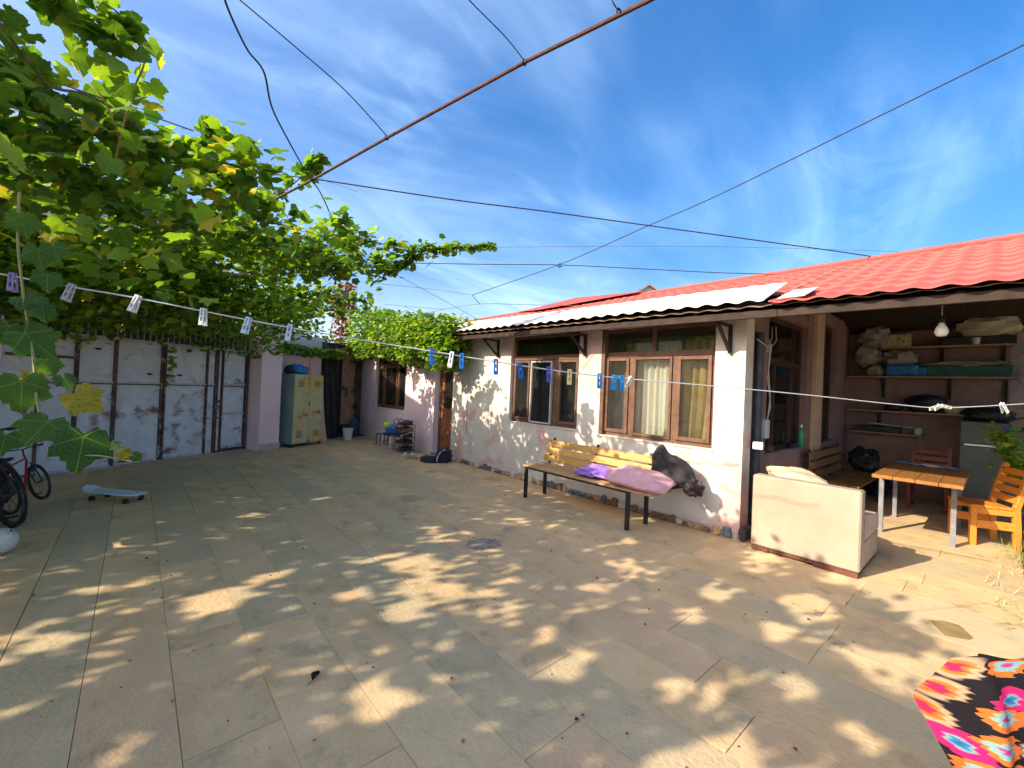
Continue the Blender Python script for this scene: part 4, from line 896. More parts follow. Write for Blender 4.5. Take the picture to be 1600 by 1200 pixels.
# football
fb = thing('football', 'scuffed white football with navy panels at the left edge on the paving', 'ball', (-.79, 5.40, .105))
b = MB(); b.lathe([(.105*math.sin(math.pi*i/18)+1e-4, -.105*math.cos(math.pi*i/18)) for i in range(19)], seg=28)
m_ball = mat('scuffed_ball', (.50, .48, .43), (.62, .60, .54), 7, .6, .1, 20, stain=((.25, .22, .18), 9, .6, .7)); b.build('ball_skin', m_ball, fb)
for a, e_ in ((R(200), .2), (R(120), -.1), (R(-20), .9), (R(260), -.6), (R(40), 0)):
    b = MB(); n_ = Vector((math.cos(a)*math.cos(e_), math.sin(a)*math.cos(e_), math.sin(e_))); t1 = n_.cross(Vector((0, 0, 1))).normalized(); t2 = n_.cross(t1)
    ring = [(n_*.9+t1*.38*math.cos(k*1.2566)+t2*.38*math.sin(k*1.2566)).normalized()*.1065 for k in range(5)]; b.add([n_*.107]+ring, [(0, k+1, (k+1) % 5+1) for k in range(5)]); b.build('panel', m_navy, fb)
# bicycle: local x forward, wheels in xz plane
def wheel(parent, x, r, z, tw=.022):
    w = MB().build('wheel', None, parent); b = MB(); b.tube([(x+r*math.cos(a), 0, z+r*math.sin(a)) for a in [2*math.pi*i/36 for i in range(37)]], tw, 8, False); b.build('tyre', mat('tyre_rubber', (.012, .012, .012), (.03, .03, .03), 20, .7, .6, 60), w)
    b = MB(); b.tube([(x+(r-.035)*math.cos(a), 0, z+(r-.035)*math.sin(a)) for a in [2*math.pi*i/36 for i in range(37)]], .010, 6, False); b.build('rim', mat('dark_steel', (.05, .05, .055), (.1, .1, .1), 9, .4, metal=.6), w)
    b = MB()
    for i in range(14):
        a = 2*math.pi*i/14; b.tube([(x, .02*(-1)**i, z), (x+(r-.035)*math.cos(a), 0, z+(r-.035)*math.sin(a))], .0016, 4)
    b.tube([(x, -.04, z), (x, .04, z)], .018, 8); b.build('spokes', MATS['dark_steel'], w)
def bicycle(loc, rz, lean, sc, mt, lab):
    t = thing('bicycle', lab, 'bicycle', loc, rz); t.rotation_euler = (lean, 0, rz); t.scale = (sc, sc, sc)
    wheel(t, .52, .33, .33, .026); wheel(t, -.52, .33, .33, .026); b = MB()
    for p, q, r_ in (((.0, 0, .28), (.36, 0, .78), .02), ((-.16, 0, .78), (.34, 0, .83), .016), ((0, 0, .28), (-.18, 0, .84), .018), ((0, .03, .28), (-.52, .05, .33), .009), ((0, -.03, .28), (-.52, -.05, .33), .009), ((-.16, .02, .78), (-.52, .05, .33), .008), ((-.16, -.02, .78), (-.52, -.05, .33), .008), ((.36, 0, .76), (.34, 0, .92), .018)): b.tube([p, q], r_, 8)
    b.build('frame', mt, t)
    for y in (-.05, .05): b = MB(); b.tube([(.37, y*.6, .74), (.42, y, .60), (.52, y, .33)], .012, 8); b.build('fork_blade', MATS['dark_steel'], t)
    b = MB(); b.tube([(.34, 0, .92), (.36, 0, 1.0)], .013, 8); b.tube([(.28, -.30, 1.02), (.33, -.16, 1.03), (.37, 0, 1.0), (.33, .16, 1.03), (.28, .30, 1.02)], .012, 8); b.build('handlebar', m_black, t)
    b = MB(); b.tube([(.30, -.31, 1.02), (.31, -.20, 1.025)], .018, 8); b.tube([(.30, .31, 1.02), (.31, .20, 1.025)], .018, 8); b.build('grips', m_black, t)
    b = blob((-.2, 0, .90), (.27, .15, .07), 2.2, 16, 8, .05, 2, 3); b.build('saddle', m_black, t)
    for sg in (-1, 1): b = MB(); b.tube([(0, 0, .28), (0, sg*.06, .28), (-sg*.12, sg*.07, .28+sg*.12), (-sg*.12, sg*.15, .28+sg*.12)], .012, 6); b.build('crank', m_black, t)
    return t
bicycle((-.88, 5.85, 0), R(82), R(-14), .92, m_black, 'black bicycle leaning at the left edge, its front wheel towards the gate')
bicycle((-1.12, 5.75, 0), R(76), R(-10), .95, m_black, 'second dark bicycle standing behind the football at the far left edge')
bicycle((-.84, 7.15, 0), R(76), R(-16), .62, mat('red_bike_paint', (.26, .008, .014), (.32, .014, .02), 6, .35), 'small red child bicycle between the black bicycle and the gate')
b = MB(); b.tube([(0, 0, 0), (.10, .05, -.03), (.16, .1, -.12)], .014, 6); 
o = blob((0, 0, .25), (.34, .40, .52), 2.2, 24, 14, .35, 2, 77).build('bag', m_black, None, (-1.10, 6.62, .10)); tag(o, 'black bag stuffed between the bicycles at the left edge', 'bag')
# purple stain, dead leaf, bare patch
def decal(pts, z, mt, name, parent=None):
    b = MB(); c = Vector((sum(p[0] for p in pts)/len(pts), sum(p[1] for p in pts)/len(pts), z)); b.add([c]+[(p[0], p[1], z) for p in pts], [(0, i+1, (i+1) % len(pts)+1) for i in range(len(pts))]); return b.build(name, mt, parent)
pts = [(2.63+.16*(1+.35*nz((math.cos(a), math.sin(a), 0), 3))*math.cos(a)*(1+.3*(k % 2)), 3.31+.15*(1+.4*nz((math.cos(a), math.sin(a), 3), 3))*math.sin(a)*(1-.25*(k % 3 == 0))) for k, a in enumerate([2*math.pi*i/26 for i in range(26)])]
decal(pts, .0045, mat('purple_stain', (.20, .16, .17), (.28, .225, .20), 9, .8, stain=((.42, .32, .2), 10, .48, .6)), 'paving_stain', pv)
decal([(4.365, .292), (4.45, .22), (4.454, .142), (4.30, .075), (4.24, .09), (4.175, .206)], .0045, mat('sandy_patch', (.22, .14, .05), (.30, .2, .08), 12, .95, .5, 40), 'bare_patch', pv)
dl = thing('fallen_leaf', 'dark curled dead leaf lying alone on the paving', 'leaf', (.766, 2.312, .006), .8)
b = MB(); b.slab(lambda u, v: (-.045+.07*u, (.022*math.sin(math.pi*min(1, u+.05)))*(2*v-1), .004+.014*(2*v-1)**2+.006*math.sin(u*4)), 8, 5, .001); b.smooth = True; b.build('blade', mat('dead_leaf', (.02, .012, .008), (.05, .03, .02), 20, .8), dl)
b = MB(); b.tube([(-.045, 0, .006), (-.075, .01, .003)], .0018, 5); b.build('stalk', MATS['dead_leaf'], dl)

# blanket over an armchair, lower right
P0 = onz(1524, 1026, .80); rv = Vector((RT.x, RT.y, 0)).normalized(); fv = Vector((FW.x, FW.y, 0)).normalized()
def BL(r_, d_, z): q = P0+rv*r_+fv*d_; return (q.x, q.y, z)
ac = thing('armchair', 'low armchair hidden under the flowered blanket at the bottom right corner', 'armchair')
def orient(mb): return mb
b = MB()
def bbl(b, r0, r1, d0, d1, z0, z1):
    q = [BL(r_, d_, z) for r_ in (r0, r1) for d_ in (d0, d1) for z in (z0, z1)]; b.add(q, [(0, 1, 3, 2), (4, 6, 7, 5), (0, 4, 5, 1), (2, 3, 7, 6), (0, 2, 6, 4), (1, 5, 7, 3)]); return b
m_dks = mat('dark_upholstery', (.03, .03, .035), (.05, .05, .055), 6, .9)
bbl(MB(), .30, .80, .04, .10, .30, .74).build('backrest', m_dks, ac); bbl(MB(), .45, .80, .151, .30, .25, .42).build('seat', m_dks, ac)
for r_, d_ in ((.55, .06), (.72, .06), (.58, .22), (.74, .22)): bbl(MB(), r_, r_+.05, d_, d_+.05, 0, .249).build('leg', m_black, ac)
def rleft(z):
    tb_ = ((.05, -.01), (.30, -.035), (.47, -.07), (.64, -.135), (.69, -.112), (.735, -.080), (.765, -.045), (.785, -.012), (.80, .035))
    for (a, ra), (c, rc) in zip(tb_[:-1], tb_[1:]):
        if z <= c: return ra+(rc-ra)*max(0, (z-a)/(c-a))
    return 0
def blanket(u, v):
    # v 0 bottom front -> .72 top -> 1 behind ; u left -> right
    if v < .74:
        z = .05+(.80-.05)*(v/.74); d_ = -.03-.11*(1-v/.74)
        if v > .62: k = (v-.62)/.12; d_ += .05*k*k; z -= .018*k*k
        rl = rleft(z)
    else:
        k = (v-.74)/.26; z = .782+.004*math.sin(math.pi*min(1, k*3))-.26*k*k; d_ = .02+.10*math.sin(k*math.pi*.5); rl = 1.12*d_+.013
    r_ = rl+(.85-rl)*u
    if r_ < .01: d_ += .75*(.01-r_)
    r2 = max(0, .05-abs(r_-.0))
    z -= .05*max(0, (r_-.10))**2*1.2 if v > .5 else 0
    fold = .010*math.sin(r_*26+z*5)*(1-.6*v)+.014*math.exp(-((r_-.02)/.025)**2)*(v < .74)
    d_ -= fold
    z += .004*math.sin(r_*31)
    return BL(r_, d_, z)
b = MB(); b.grid(blanket, 90, 60); b.smooth = True
def ikat():
    m = bpy.data.materials.new('ikat_blanket'); m.use_nodes = True; nt = m.node_tree; L = nt.links.new; p = nt.nodes['Principled BSDF']; p.inputs['Roughness'].default_value = .95; p.inputs['Specular IOR Level'].default_value = .1
    uv = N(nt, 'ShaderNodeUVMap'); sp = N(nt, 'ShaderNodeSeparateXYZ'); L(uv.outputs[0], sp.inputs[0])
    # jagged edges: shift u by a step/saw pattern along v
    def math_(op, a, b_=None, c_=None):
        n = N(nt, 'ShaderNodeMath', operation=op)
        for i, x in enumerate((a, b_, c_)):
            if x is None: continue
            if isinstance(x, (int, float)): n.inputs[i].default_value = x
            else: L(x, n.inputs[i])
        return n.outputs[0]
    saw = math_('PINGPONG', math_('MULTIPLY', sp.outputs[1], 62.0), .5)
    wn = N(nt, 'ShaderNodeTexWhiteNoise', noise_dimensions='1D'); L(math_('FLOOR', math_('MULTIPLY', sp.outputs[1], 62.0)), wn.inputs['W'])
    du = math_('ADD', math_('MULTIPLY', saw, .022), math_('MULTIPLY', wn.outputs[0], .024))
    x = math_('MULTIPLY', math_('ADD', sp.outputs[0], du), 1.0); cx = N(nt, 'ShaderNodeCombineXYZ'); L(x, cx.inputs[0]); L(math_('MULTIPLY', sp.outputs[1], 1.35), cx.inputs[1])
    def cells(sc, off):
        mp = N(nt, 'ShaderNodeMapping'); mp.inputs['Location'].default_value = off; L(cx.outputs[0], mp.inputs[0])
        v = N(nt, 'ShaderNodeTexVoronoi', feature='F1', voronoi_dimensions='2D'); v.inputs['Scale'].default_value = sc; v.inputs['Randomness'].default_value = .55; L(mp.outputs[0], v.inputs['Vector']); return v
    v = cells(8.6, (.33, .07, 0))
    sepc = N(nt, 'ShaderNodeSeparateColor'); L(v.outputs['Color'], sepc.inputs[0])
    def ramp(cols):
        r = N(nt, 'ShaderNodeValToRGB'); r.color_ramp.interpolation = 'LINEAR'; e = r.color_ramp.elements
        while len(e) < len(cols): e.new(.5)
        for k, (pp, c) in enumerate(cols): e[k].position = pp; e[k].color = (*c, 1)
        L(v.outputs['Distance'], r.inputs[0]); return r.outputs[0]
    blk = (.012, .010, .012)
    A = ramp([(0, (.42, .015, .075)), (.16, (.50, .02, .06)), (.20, (.60, .10, .02)), (.30, (.62, .15, .04)), (.335, (.40, .25, .15)), (.42, (.36, .22, .14)), (.50, blk), (1, blk)])
    B = ramp([(0, (.02, .07, .22)), (.13, (.03, .15, .30)), (.18, (.14, .30, .30)), (.25, (.42, .015, .12)), (.48, (.45, .015, .10)), (.50, blk), (1, blk)])
    C = ramp([(0, (.42, .012, .14)), (.10, (.34, .05, .2)), (.15, (.16, .32, .32)), (.27, (.18, .30, .27)), (.31, (.6, .12, .02)), (.47, (.55, .12, .03)), (.49, blk), (1, blk)])
    m1 = N(nt, 'ShaderNodeMix', data_type='RGBA'); L(math_('GREATER_THAN', sepc.outputs[0], .60), m1.inputs[0]); L(A, m1.inputs[6]); L(B, m1.inputs[7])
    m2 = N(nt, 'ShaderNodeMix', data_type='RGBA'); L(math_('GREATER_THAN', sepc.outputs[1], .62), m2.inputs[0]); L(m1.outputs[2], m2.inputs[6]); L(C, m2.inputs[7])
    L(m2.outputs[2], p.inputs['Base Color'])
    bp = N(nt, 'ShaderNodeBump'); bp.inputs['Strength'].default_value = .4; bp.inputs['Distance'].default_value = .004; no = N(nt, 'ShaderNodeTexNoise'); no.inputs['Scale'].default_value = 160; L(no.outputs[0], bp.inputs['Height']); L(bp.outputs[0], p.inputs['Normal'])
    return m
o = b.build('throw_blanket', ikat()); tag(o, 'black throw blanket with pink orange and teal jagged flowers draped over the armchair', 'blanket')
uvl = o.data.uv_layers.new(name='UVMap')
nu = 90
for lp in o.data.loops:
    i, j = lp.vertex_index % nu, lp.vertex_index//nu; uvl.data[lp.index].uv = (i/89*.98, j/59*1.15)

# ================================================================== wires, clothesline, pegs
m_cable = mat('black_cable', (.015, .015, .02), (.03, .03, .035), 9, .6)
m_faint = mat('grey_wire', (.10, .11, .14), (.14, .15, .18), 9, .6)
def curve_pts(ctrl, n=10):
    P = [Vector(c) for c in ctrl]; out = []
    for i in range(len(P)-1):
        p0, p1, p2, p3 = P[max(i-1, 0)], P[i], P[i+1], P[min(i+2, len(P)-1)]
        for k in range(n):
            t = k/n; out.append(.5*((2*p1)+(-p0+p2)*t+(2*p0-5*p1+4*p2-p3)*t*t+(-p0+3*p1-3*p2+p3)*t**3))
    out.append(P[-1]); return out
def wire(ctrl, r_, mt, lab, name='overhead_wire', cat='wire', grp='wires strung over the yard'):
    b = MB(); b.tube(curve_pts([at(*c) for c in ctrl]), r_, 6); return tag(b.build(name, mt), lab, cat, grp)
m_rpipe = mat('rusty_thin_pipe', (.045, .018, .018), (.09, .035, .032), 12, .6, .3, 30)
pp = thing('support_pipe', 'long thin rusty pipe crossing overhead and carrying the vine', 'pipe')
b = MB(); b.tube([at(1240, -118, 1.25), at(1015, 0, 1.75), at(820, 97, 2.15), at(605, 215, 2.85), at(490, 280, 3.5), at(365, 345, 4.5), at(310, 372, 5.2)], [.010]*7, 8); b.build('pipe', m_rpipe, pp)
for u, v, d_ in ((820, 97, 2.15), (605, 215, 2.85), (968, 18, 1.84), (490, 280, 3.5)):
    b = MB(); c = at(u, v, d_); b.tube([c+Vector((.014*math.cos(a), .004*a/6, .014*math.sin(a))) for a in [i*.7 for i in range(20)]], .0022, 5); b.build('wire_tie', m_cable, pp)
wire([(345, -40, 2.0), (353, 5, 2.1), (385, 75, 2.3), (412, 112, 2.4), (425, 168, 2.6), (452, 222, 2.9), (478, 268, 3.4), (500, 300, 3.6), (515, 332, 3.8)], .0055, m_cable, 'thick black cable drooping at the upper left in front of the sky')
wire([(340, -30, 2.2), (375, 0, 2.3), (460, 72, 2.5), (540, 142, 2.7), (605, 213, 2.86)], .0034, m_cable, 'wire running from the top edge down to the middle of the rusty pipe')
wire([(700, -40, 1.9), (733, 0, 1.95), (790, 58, 2.1), (820, 96, 2.16)], .0026, m_cable, 'short wire meeting the pipe above the centre of the yard')
wire([(950, -20, 1.8), (958, 4, 1.8), (966, 16, 1.84)], .0026, m_cable, 'very short wire end tied near the top of the pipe')
wire([(380, 258, 5.2), (430, 272, 5.1), (500, 281, 5.0), (700, 311, 5.1), (850, 330, 5.2), (1010, 352, 5.5), (1200, 378, 5.8), (1380, 404, 6.3), (1560, 440, 6.9)], .0072, m_cable, 'long sagging dark cable crossing the whole sky to the red roof')
wire([(395, 250, 7), (470, 270, 7), (560, 300, 7)], .004, m_faint, 'faint wire just above the sagging cable beside the vine tip')
wire([(1640, 48, 3.6), (1600, 70, 3.7), (1320, 208, 4.6), (1120, 306, 5.5), (1010, 354, 6.2), (875, 413, 7.2), (738, 461, 8.6)], .0060, m_cable, 'straight diagonal wire rising to the upper right corner')
wire([(875, 411, 7.1), (872, 417, 7.1), (878, 416, 7.1)], .010, m_cable, 'knot where two wires cross above the white roof edge', 'wire_knot', 'knot')
wire([(640, 411, 7.0), (760, 413, 7.0), (875, 414, 7.0), (1000, 420, 7.0), (1120, 426, 7.0), (1190, 428, 7.0), (1300, 432, 7.2), (1400, 440, 7.4)], .0062, m_cable, 'dark level wire just over the roof ridge')
wire([(560, 386, 12), (770, 386, 12), (1100, 385, 12), (1460, 395, 12)], .0055, m_faint, 'thin pale level wire above the dark level wire')
wire([(590, 415, 9), (650, 446, 9), (720, 484, 9), (760, 508, 9)], .0055, m_faint, 'slanting wire going down to the left end of the red roof')
wire([(580, 442, 9), (660, 450, 9), (740, 461, 8.6)], .0055, m_faint, 'wire joining the diagonal wire from the left')
wire([(738, 461, 8.6), (743, 468, 8.6), (750, 475, 8.6)], .0065, m_cable, 'short wire link between two junctions over the roof end')
wire([(640, 495, 9), (690, 484, 9), (750, 475, 8.6), (820, 476, 8.6), (920, 478, 8.6)], .0055, m_faint, 'wire running from the lower junction along the red roof')
wire([(600, 475, 9), (650, 480, 9), (695, 483, 9)], .0045, m_faint, 'lowest faint wire beside the vine foliage')
wire([(630, 478, 9), (675, 497, 9), (716, 513, 9)], .0045, m_faint, 'faint slanting wire ending on the white roof strip')
wire([(724, 489, 9), (716, 499, 9), (714, 513, 9)], .0045, m_cable, 'short hanging wire end above the white roof strip')
CLP = [(-90, 412), (0, 428), (110, 448), (215, 466), (388, 500), (540, 527), (675, 549), (812, 571), (950, 589), (1100, 602), (1250, 616), (1400, 632), (1475, 637), (1600, 631), (1720, 622)]
cd = lambda u: 1.66+.42*max(-.1, u/1000)+(.35*max(0, u-1000)/600)
tag(MB().tube(curve_pts([at(u, v, cd(u)) for u, v in CLP], 6), .0030, 6).build('clothesline', mat('white_plastic_line', (.52, .52, .52), (.6, .6, .6), 20, .5)), 'white washing line strung right across the yard', 'clothesline')
b = MB(); b.tube(curve_pts([at(u, v, cd(u)) for u, v in ((740, 560), (812, 571), (900, 583), (990, 593))], 6), .0016, 5); tag(b.build('clothesline', m_lgrey), 'second thin line running just beside the washing line behind the blue pegs', 'clothesline')
def peg_proto(mt):
    t = bpy.data.objects.new('clothes_peg', None); COL.objects.link(t)
    for sgn in (-1, 1):
        b = MB(); a = R(5)*sgn
        rm = Matrix.Rotation(a, 3, 'X'); y = sgn*.0065
        for p, q in (((-.009, -.003, -.058), (-.0035, .003, .012)), ((.0035, -.003, -.058), (.009, .003, .012)), ((-.0034, -.003, .004), (.0034, .003, .012)), ((-.0034, -.003, -.058), (.0034, .003, -.042)), ((-.0034, -.003, -.026), (.0034, .003, -.020))):
            c = Vector([(i+j)/2 for i, j in zip(p, q)]); dd_ = [abs(j-i) for i, j in zip(p, q)]
            b.box(rm @ c+Vector((0, y, 0)), dd_, rm, .0008)
        b.build('jaw', mt, t)
    b = MB(); b.tube([(-.008, 0, -.018), (.008, 0, -.018)], .0035, 8); b.tube([(0, -.009, -.012), (0, -.011, -.02), (0, 0, -.026), (0, .011, -.02), (0, .009, -.012)], .001, 5); b.build('spring', m_chrome, t)
    return t
pm = {'white': mat('white_peg', (.60, .62, .62), (.66, .68, .68), 9, .5), 'grey': mat('grey_peg', (.30, .31, .33), (.36, .37, .39), 9, .5), 'ice blue': mat('ice_peg', (.45, .58, .68), (.5, .63, .72), 9, .5), 'blue': mat('blue_peg', (.006, .10, .42), (.01, .13, .5), 9, .4),
      'sky blue': mat('skyblue_peg', (.01, .22, .55), (.015, .26, .62), 9, .4), 'violet blue': mat('violet_peg', (.03, .06, .38), (.05, .09, .45), 9, .4), 'yellow': mat('yellow_peg', (.62, .52, .18), (.68, .58, .24), 9, .5), 'cream': mat('cream_peg', (.6, .55, .44), (.66, .61, .5), 9, .5), 'violet': mat('dull_violet_peg', (.2, .16, .32), (.25, .2, .38), 9, .5)}
pegs = [(20, 'violet', 0, 'half hidden behind vine leaves at the far left'), (112, 'grey', 12, 'second from the left end of the line'), (215, 'white', 14, 'leaning, in front of the left gate leaf'), (318, 'white', 2, 'in front of the middle of the gate'), (388, 'ice blue', 10, 'over the wicket door of the gate'), (453, 'ice blue', 6, 'in front of the pink wall above the locker'),
        (675, 'blue', -2, 'beside the brown glazed door'), (706, 'white', 4, 'small, between two blue pegs by the door'), (722, 'blue', 3, 'before the vine over the white wall'), (775, 'blue', 0, 'alone in front of the bare white wall'), (812, 'blue', -8, 'at the left jamb of the left front window'), (857, 'violet blue', 0, 'over the middle pane of the left front window'),
        (890, 'yellow', 0, 'the only yellow one, over the gold curtain'), (937, 'sky blue', -2, 'on the white pier between the windows'), (960, 'sky blue', 4, 'left one of a touching pair at the right window'), (970, 'sky blue', -3, 'right one of a touching pair at the right window'), (985, 'cream', 40, 'tilted, right after the pair of sky blue pegs'),
        (1464, 'cream', 78, 'lying flat on the line left of the knot in the alcove'), (1482, 'cream', 100, 'lying flat on the line right of the knot in the alcove'), (1566, 'white', -40, 'slanting at the far right end of the line')]
from bisect import bisect
def line_v(u):
    us = [p[0] for p in CLP]; k = bisect(us, u)-1; (a, b_), (c, d_) = CLP[k], CLP[k+1]; return b_+(d_-b_)*(u-a)/(c-a)
protos = {}
for u, col, tilt, where in pegs:
    c = at(u, line_v(u), cd(u)); n2 = at(u+30, line_v(u+30), cd(u+30))-c
    if col not in protos: o = protos[col] = peg_proto(pm[col])
    else: o = copy_tree(protos[col])
    o.location = c; o.rotation_euler = (R(random.uniform(-9, 9)), R(tilt+random.uniform(-4, 4)), math.atan2(n2.y, n2.x)+R(random.uniform(-14, 14))); o.scale = (1.05,)*3
    tag(o, f'{col} plastic clothes peg {where}', 'clothes peg', 'pegs clipped on the washing line')

# ================================================================== VINES
m_leaf = leafmat('vine_leaf', (.030, .095, .014), (.20, .34, .03), (.36, .32, .04), (1.9, 1.7, .5))
m_leafv = leafmat('veined_vine_leaf', (.035, .11, .014), (.20, .34, .035), (.36, .32, .04), (1.9, 1.7, .5), True)
m_bark = mat('vine_bark', (.10, .06, .04), (.2, .14, .09), 9, .9, .6, 30, (1, 1, .3))
m_green_stem = mat('green_stem', (.22, .22, .06), (.35, .28, .12), 9, .6)
def outline(n, serr):
    pts = []
    lobes = [(90, .55, 30), (25, .50, 26), (155, .50, 26), (-32, .44, 28), (212, .44, 28)]
    for k in range(n):
        th = -90+360*(k+.5)/n; r_ = .40
        for c, a, w_ in lobes:
            dlt = (th-c+180) % 360-180; r_ = max(r_, a*math.exp(-(dlt/w_)**2*.55))
        dn = abs((th+90+180) % 360-180)
        if dn < 28: r_ *= .35+.65*dn/28
        r_ *= 1+serr*(1 if k % 2 else -1)
        pts.append((r_*math.cos(R(th)), r_*math.sin(R(th))+.12))
    return pts
def leaf_verts(n, serr, bend, k=0):
    P = outline(n, serr); v = [(0, 0.05, 0)]
    for x, y in P:
        z = -bend*(x*x+(y-.05)**2)*1.1+.16*abs(x)+.07*math.sin(9*x+k)*math.cos(7*y+k*2); v.append((x, y, z))
    mids = [((x)*.55, (y-.05)*.55+.05, -bend*.3*(x*x+y*y)+.07*abs(x)) for x, y in P]
    nn = len(P); v += mids; f = []
    for i in range(nn):
        j = (i+1) % nn; f.append((0, 1+nn+i, 1+nn+j)); f.append((1+nn+i, 1+i, 1+j, 1+nn+j))
    return v, f
def leaf_simple():
    P = outline(11, 0); v = [(0, .05, .0)]+[(x, y, -.35*(x*x+y*y)+.12*abs(x)) for x, y in P]; return np.array(v), [(0, i+1, (i+1) % 11+1) for i in range(11)]
near_meshes = []
for k in range(6):
    v, f = leaf_verts(34, .055, random.uniform(.2, .75), k); b = MB(); b.add(v, f); b.smooth = True; me = b.mesh('leaf', m_leafv); near_meshes.append(me)
SV, SF = leaf_simple(); SF = np.array(SF)
def frames(N_, tilt, hang=0):
    """random leaf orientations: normals mostly up, tips drooping"""
    n = RNG.normal(0, tilt, (N_, 3)); n[:, 2] += 1; n += np.array(SUN)*.35; n /= np.linalg.norm(n, axis=1)[:, None]
    t = RNG.normal(0, 1, (N_, 3)); t[:, 2] -= hang; t -= n*(t*n).sum(1)[:, None]; t /= np.linalg.norm(t, axis=1)[:, None]
    return np.cross(t, n), t, n
def foliage(pos, size, name, parent, tilt=.55, hang=1.2, mt=None):
    n = len(pos); x, y, z = frames(n, tilt, hang)
    V = (SV[None, :, 0, None]*x[:, None]+SV[None, :, 1, None]*y[:, None]+SV[None, :, 2, None]*z[:, None])*np.asarray(size)[:, None, None]+np.asarray(pos)[:, None]
    nv = len(SV); F_ = (SF[None]+np.arange(n)[:, None, None]*nv).reshape(-1); nf = n*len(SF)
    me = bpy.data.meshes.new(name); me.vertices.add(n*nv); me.vertices.foreach_set('co', V.reshape(-1)); me.loops.add(nf*3); me.loops.foreach_set('vertex_index', F_)
    me.polygons.add(nf); me.polygons.foreach_set('loop_start', np.arange(nf)*3); me.polygons.foreach_set('loop_total', np.full(nf, 3)); me.materials.append(mt or m_leaf); me.update(calc_edges=True)
    o = bpy.data.objects.new(name, me); COL.objects.link(o); o.parent = parent; o['kind'] = 'stuff'; return o
def place_leaves(lst, parent, tilt=.6, hang=1.3):
    n = len(lst); x, y, z = frames(n, tilt, hang)
    for i, (p, s) in enumerate(lst):
        o = bpy.data.objects.new('leaf', random.choice(near_meshes)); COL.objects.link(o); o.parent = parent
        M_ = Matrix((x[i], y[i], z[i])).transposed().to_4x4(); M_ = Matrix.Translation(Vector(p)) @ M_ @ Matrix.Scale(s, 4); o.matrix_local = M_

vine = thing('grape_vine', 'big grape vine spreading over the yard and the metal gate', 'vine')
# canopy outline: right limit of x for a given y
YB = np.array([1.0, 2.0, 2.6, 3.0, 3.5, 4.0, 4.6, 5.5, 6.5, 7.5, 8.5, 9.5, 10.6])
XB = np.array([-2.6, -1.2, -.55, -.1, .35, .75, 1.25, 1.5, 1.75, 2.0, 2.0, 2.0, 2.0])
sx, sy, sz = SUN
# gaps in the canopy given by where their light lands on the paving (x, y, rx, ry)
GAPS = [(.50, 3.52, .24, .20), (.85, 3.72, .20, .09), (1.44, 2.62, .17, .16), (.98, 2.0, .13, .16), (1.27, 3.05, .14, .08), (-.22, 3.45, .16, .05), (.03, 2.3, .08, .16), (-.16, 4.2, .22, .05), (3.28, 1.98, .22, .16), (3.6, 1.4, .25, .16),
        (1.45, 2.12, .08, .08), (3.02, 1.4, .16, .12), (2.78, .68, .14, .13), (2.6, .38, .12, .10), (1.05, 5.45, .16, .16), (1.45, 5.55, .2, .12), (1.85, 5.8, .22, .09), (4.5, 1.4, .35, .22), (2.04, 1.86, .12, .08), (1.9, 1.56, .18, .10), (-.35, 2.9, .12, .05), (2.3, 2.6, .12, .06), (2.35, 4.6, .1, .05), (3.6, 3.3, .16, .07), (3.9, 2.5, .2, .1), (2.2, 1.1, .12, .1),
        (3.3, .95, .16, .12), (3.9, .9, .3, .2), (2.05, 3.4, .1, .06), (.55, 2.55, .1, .05), (3.15, 2.6, .1, .06), (2.75, 2.1, .12, .07)]
def gapmask(P):
    k = P[:, 2]/sz; gx = P[:, 0]-sx*k; gy = P[:, 1]-sy*k; m_ = np.ones(len(P), bool)
    for x, y, rx, ry in GAPS:
        m_ &= ((gx-x)/rx)**2+((gy-y)/ry)**2 > 1
    return m_
def canopy(n):
    y = RNG.uniform(.8, 10.5, n); xr = np.interp(y, YB, XB); x = xr-(RNG.uniform(0, 1, n)**1.05)*(7.0+xr)
    x = xr-RNG.uniform(-.12, 1, n)*(xr+6.6)
    clump = np.array([noise.noise(Vector((a*1.5, b_*1.5, 0))) + .5*noise.noise(Vector((a*4, b_*4, 5))) for a, b_ in zip(x, y)])
    z = 3.02+.20*np.sin(x*1.1+.5)*np.cos(y*.9)+.13*clump+RNG.normal(0, .075, n)
    z -= .028*(y-3).clip(0)                      # sinks towards the gate
    keep = clump > -.40+.50*np.clip((3.3-y)/1.7, 0, 1)*np.clip((x+4.2)/1.5, .3, 1)+RNG.uniform(-.10, .10, n)
    keep &= clump > -.5+.7*np.clip((x-xr+.25)/.5, 0, 1)
    keep &= (clump > .05) | (x < .75-.0*y) | (RNG.uniform(0, 1, n) < .12)
    P = np.stack([x, y, z], 1)[keep]; return P[gapmask(P)]
P = canopy(60000)
far = P
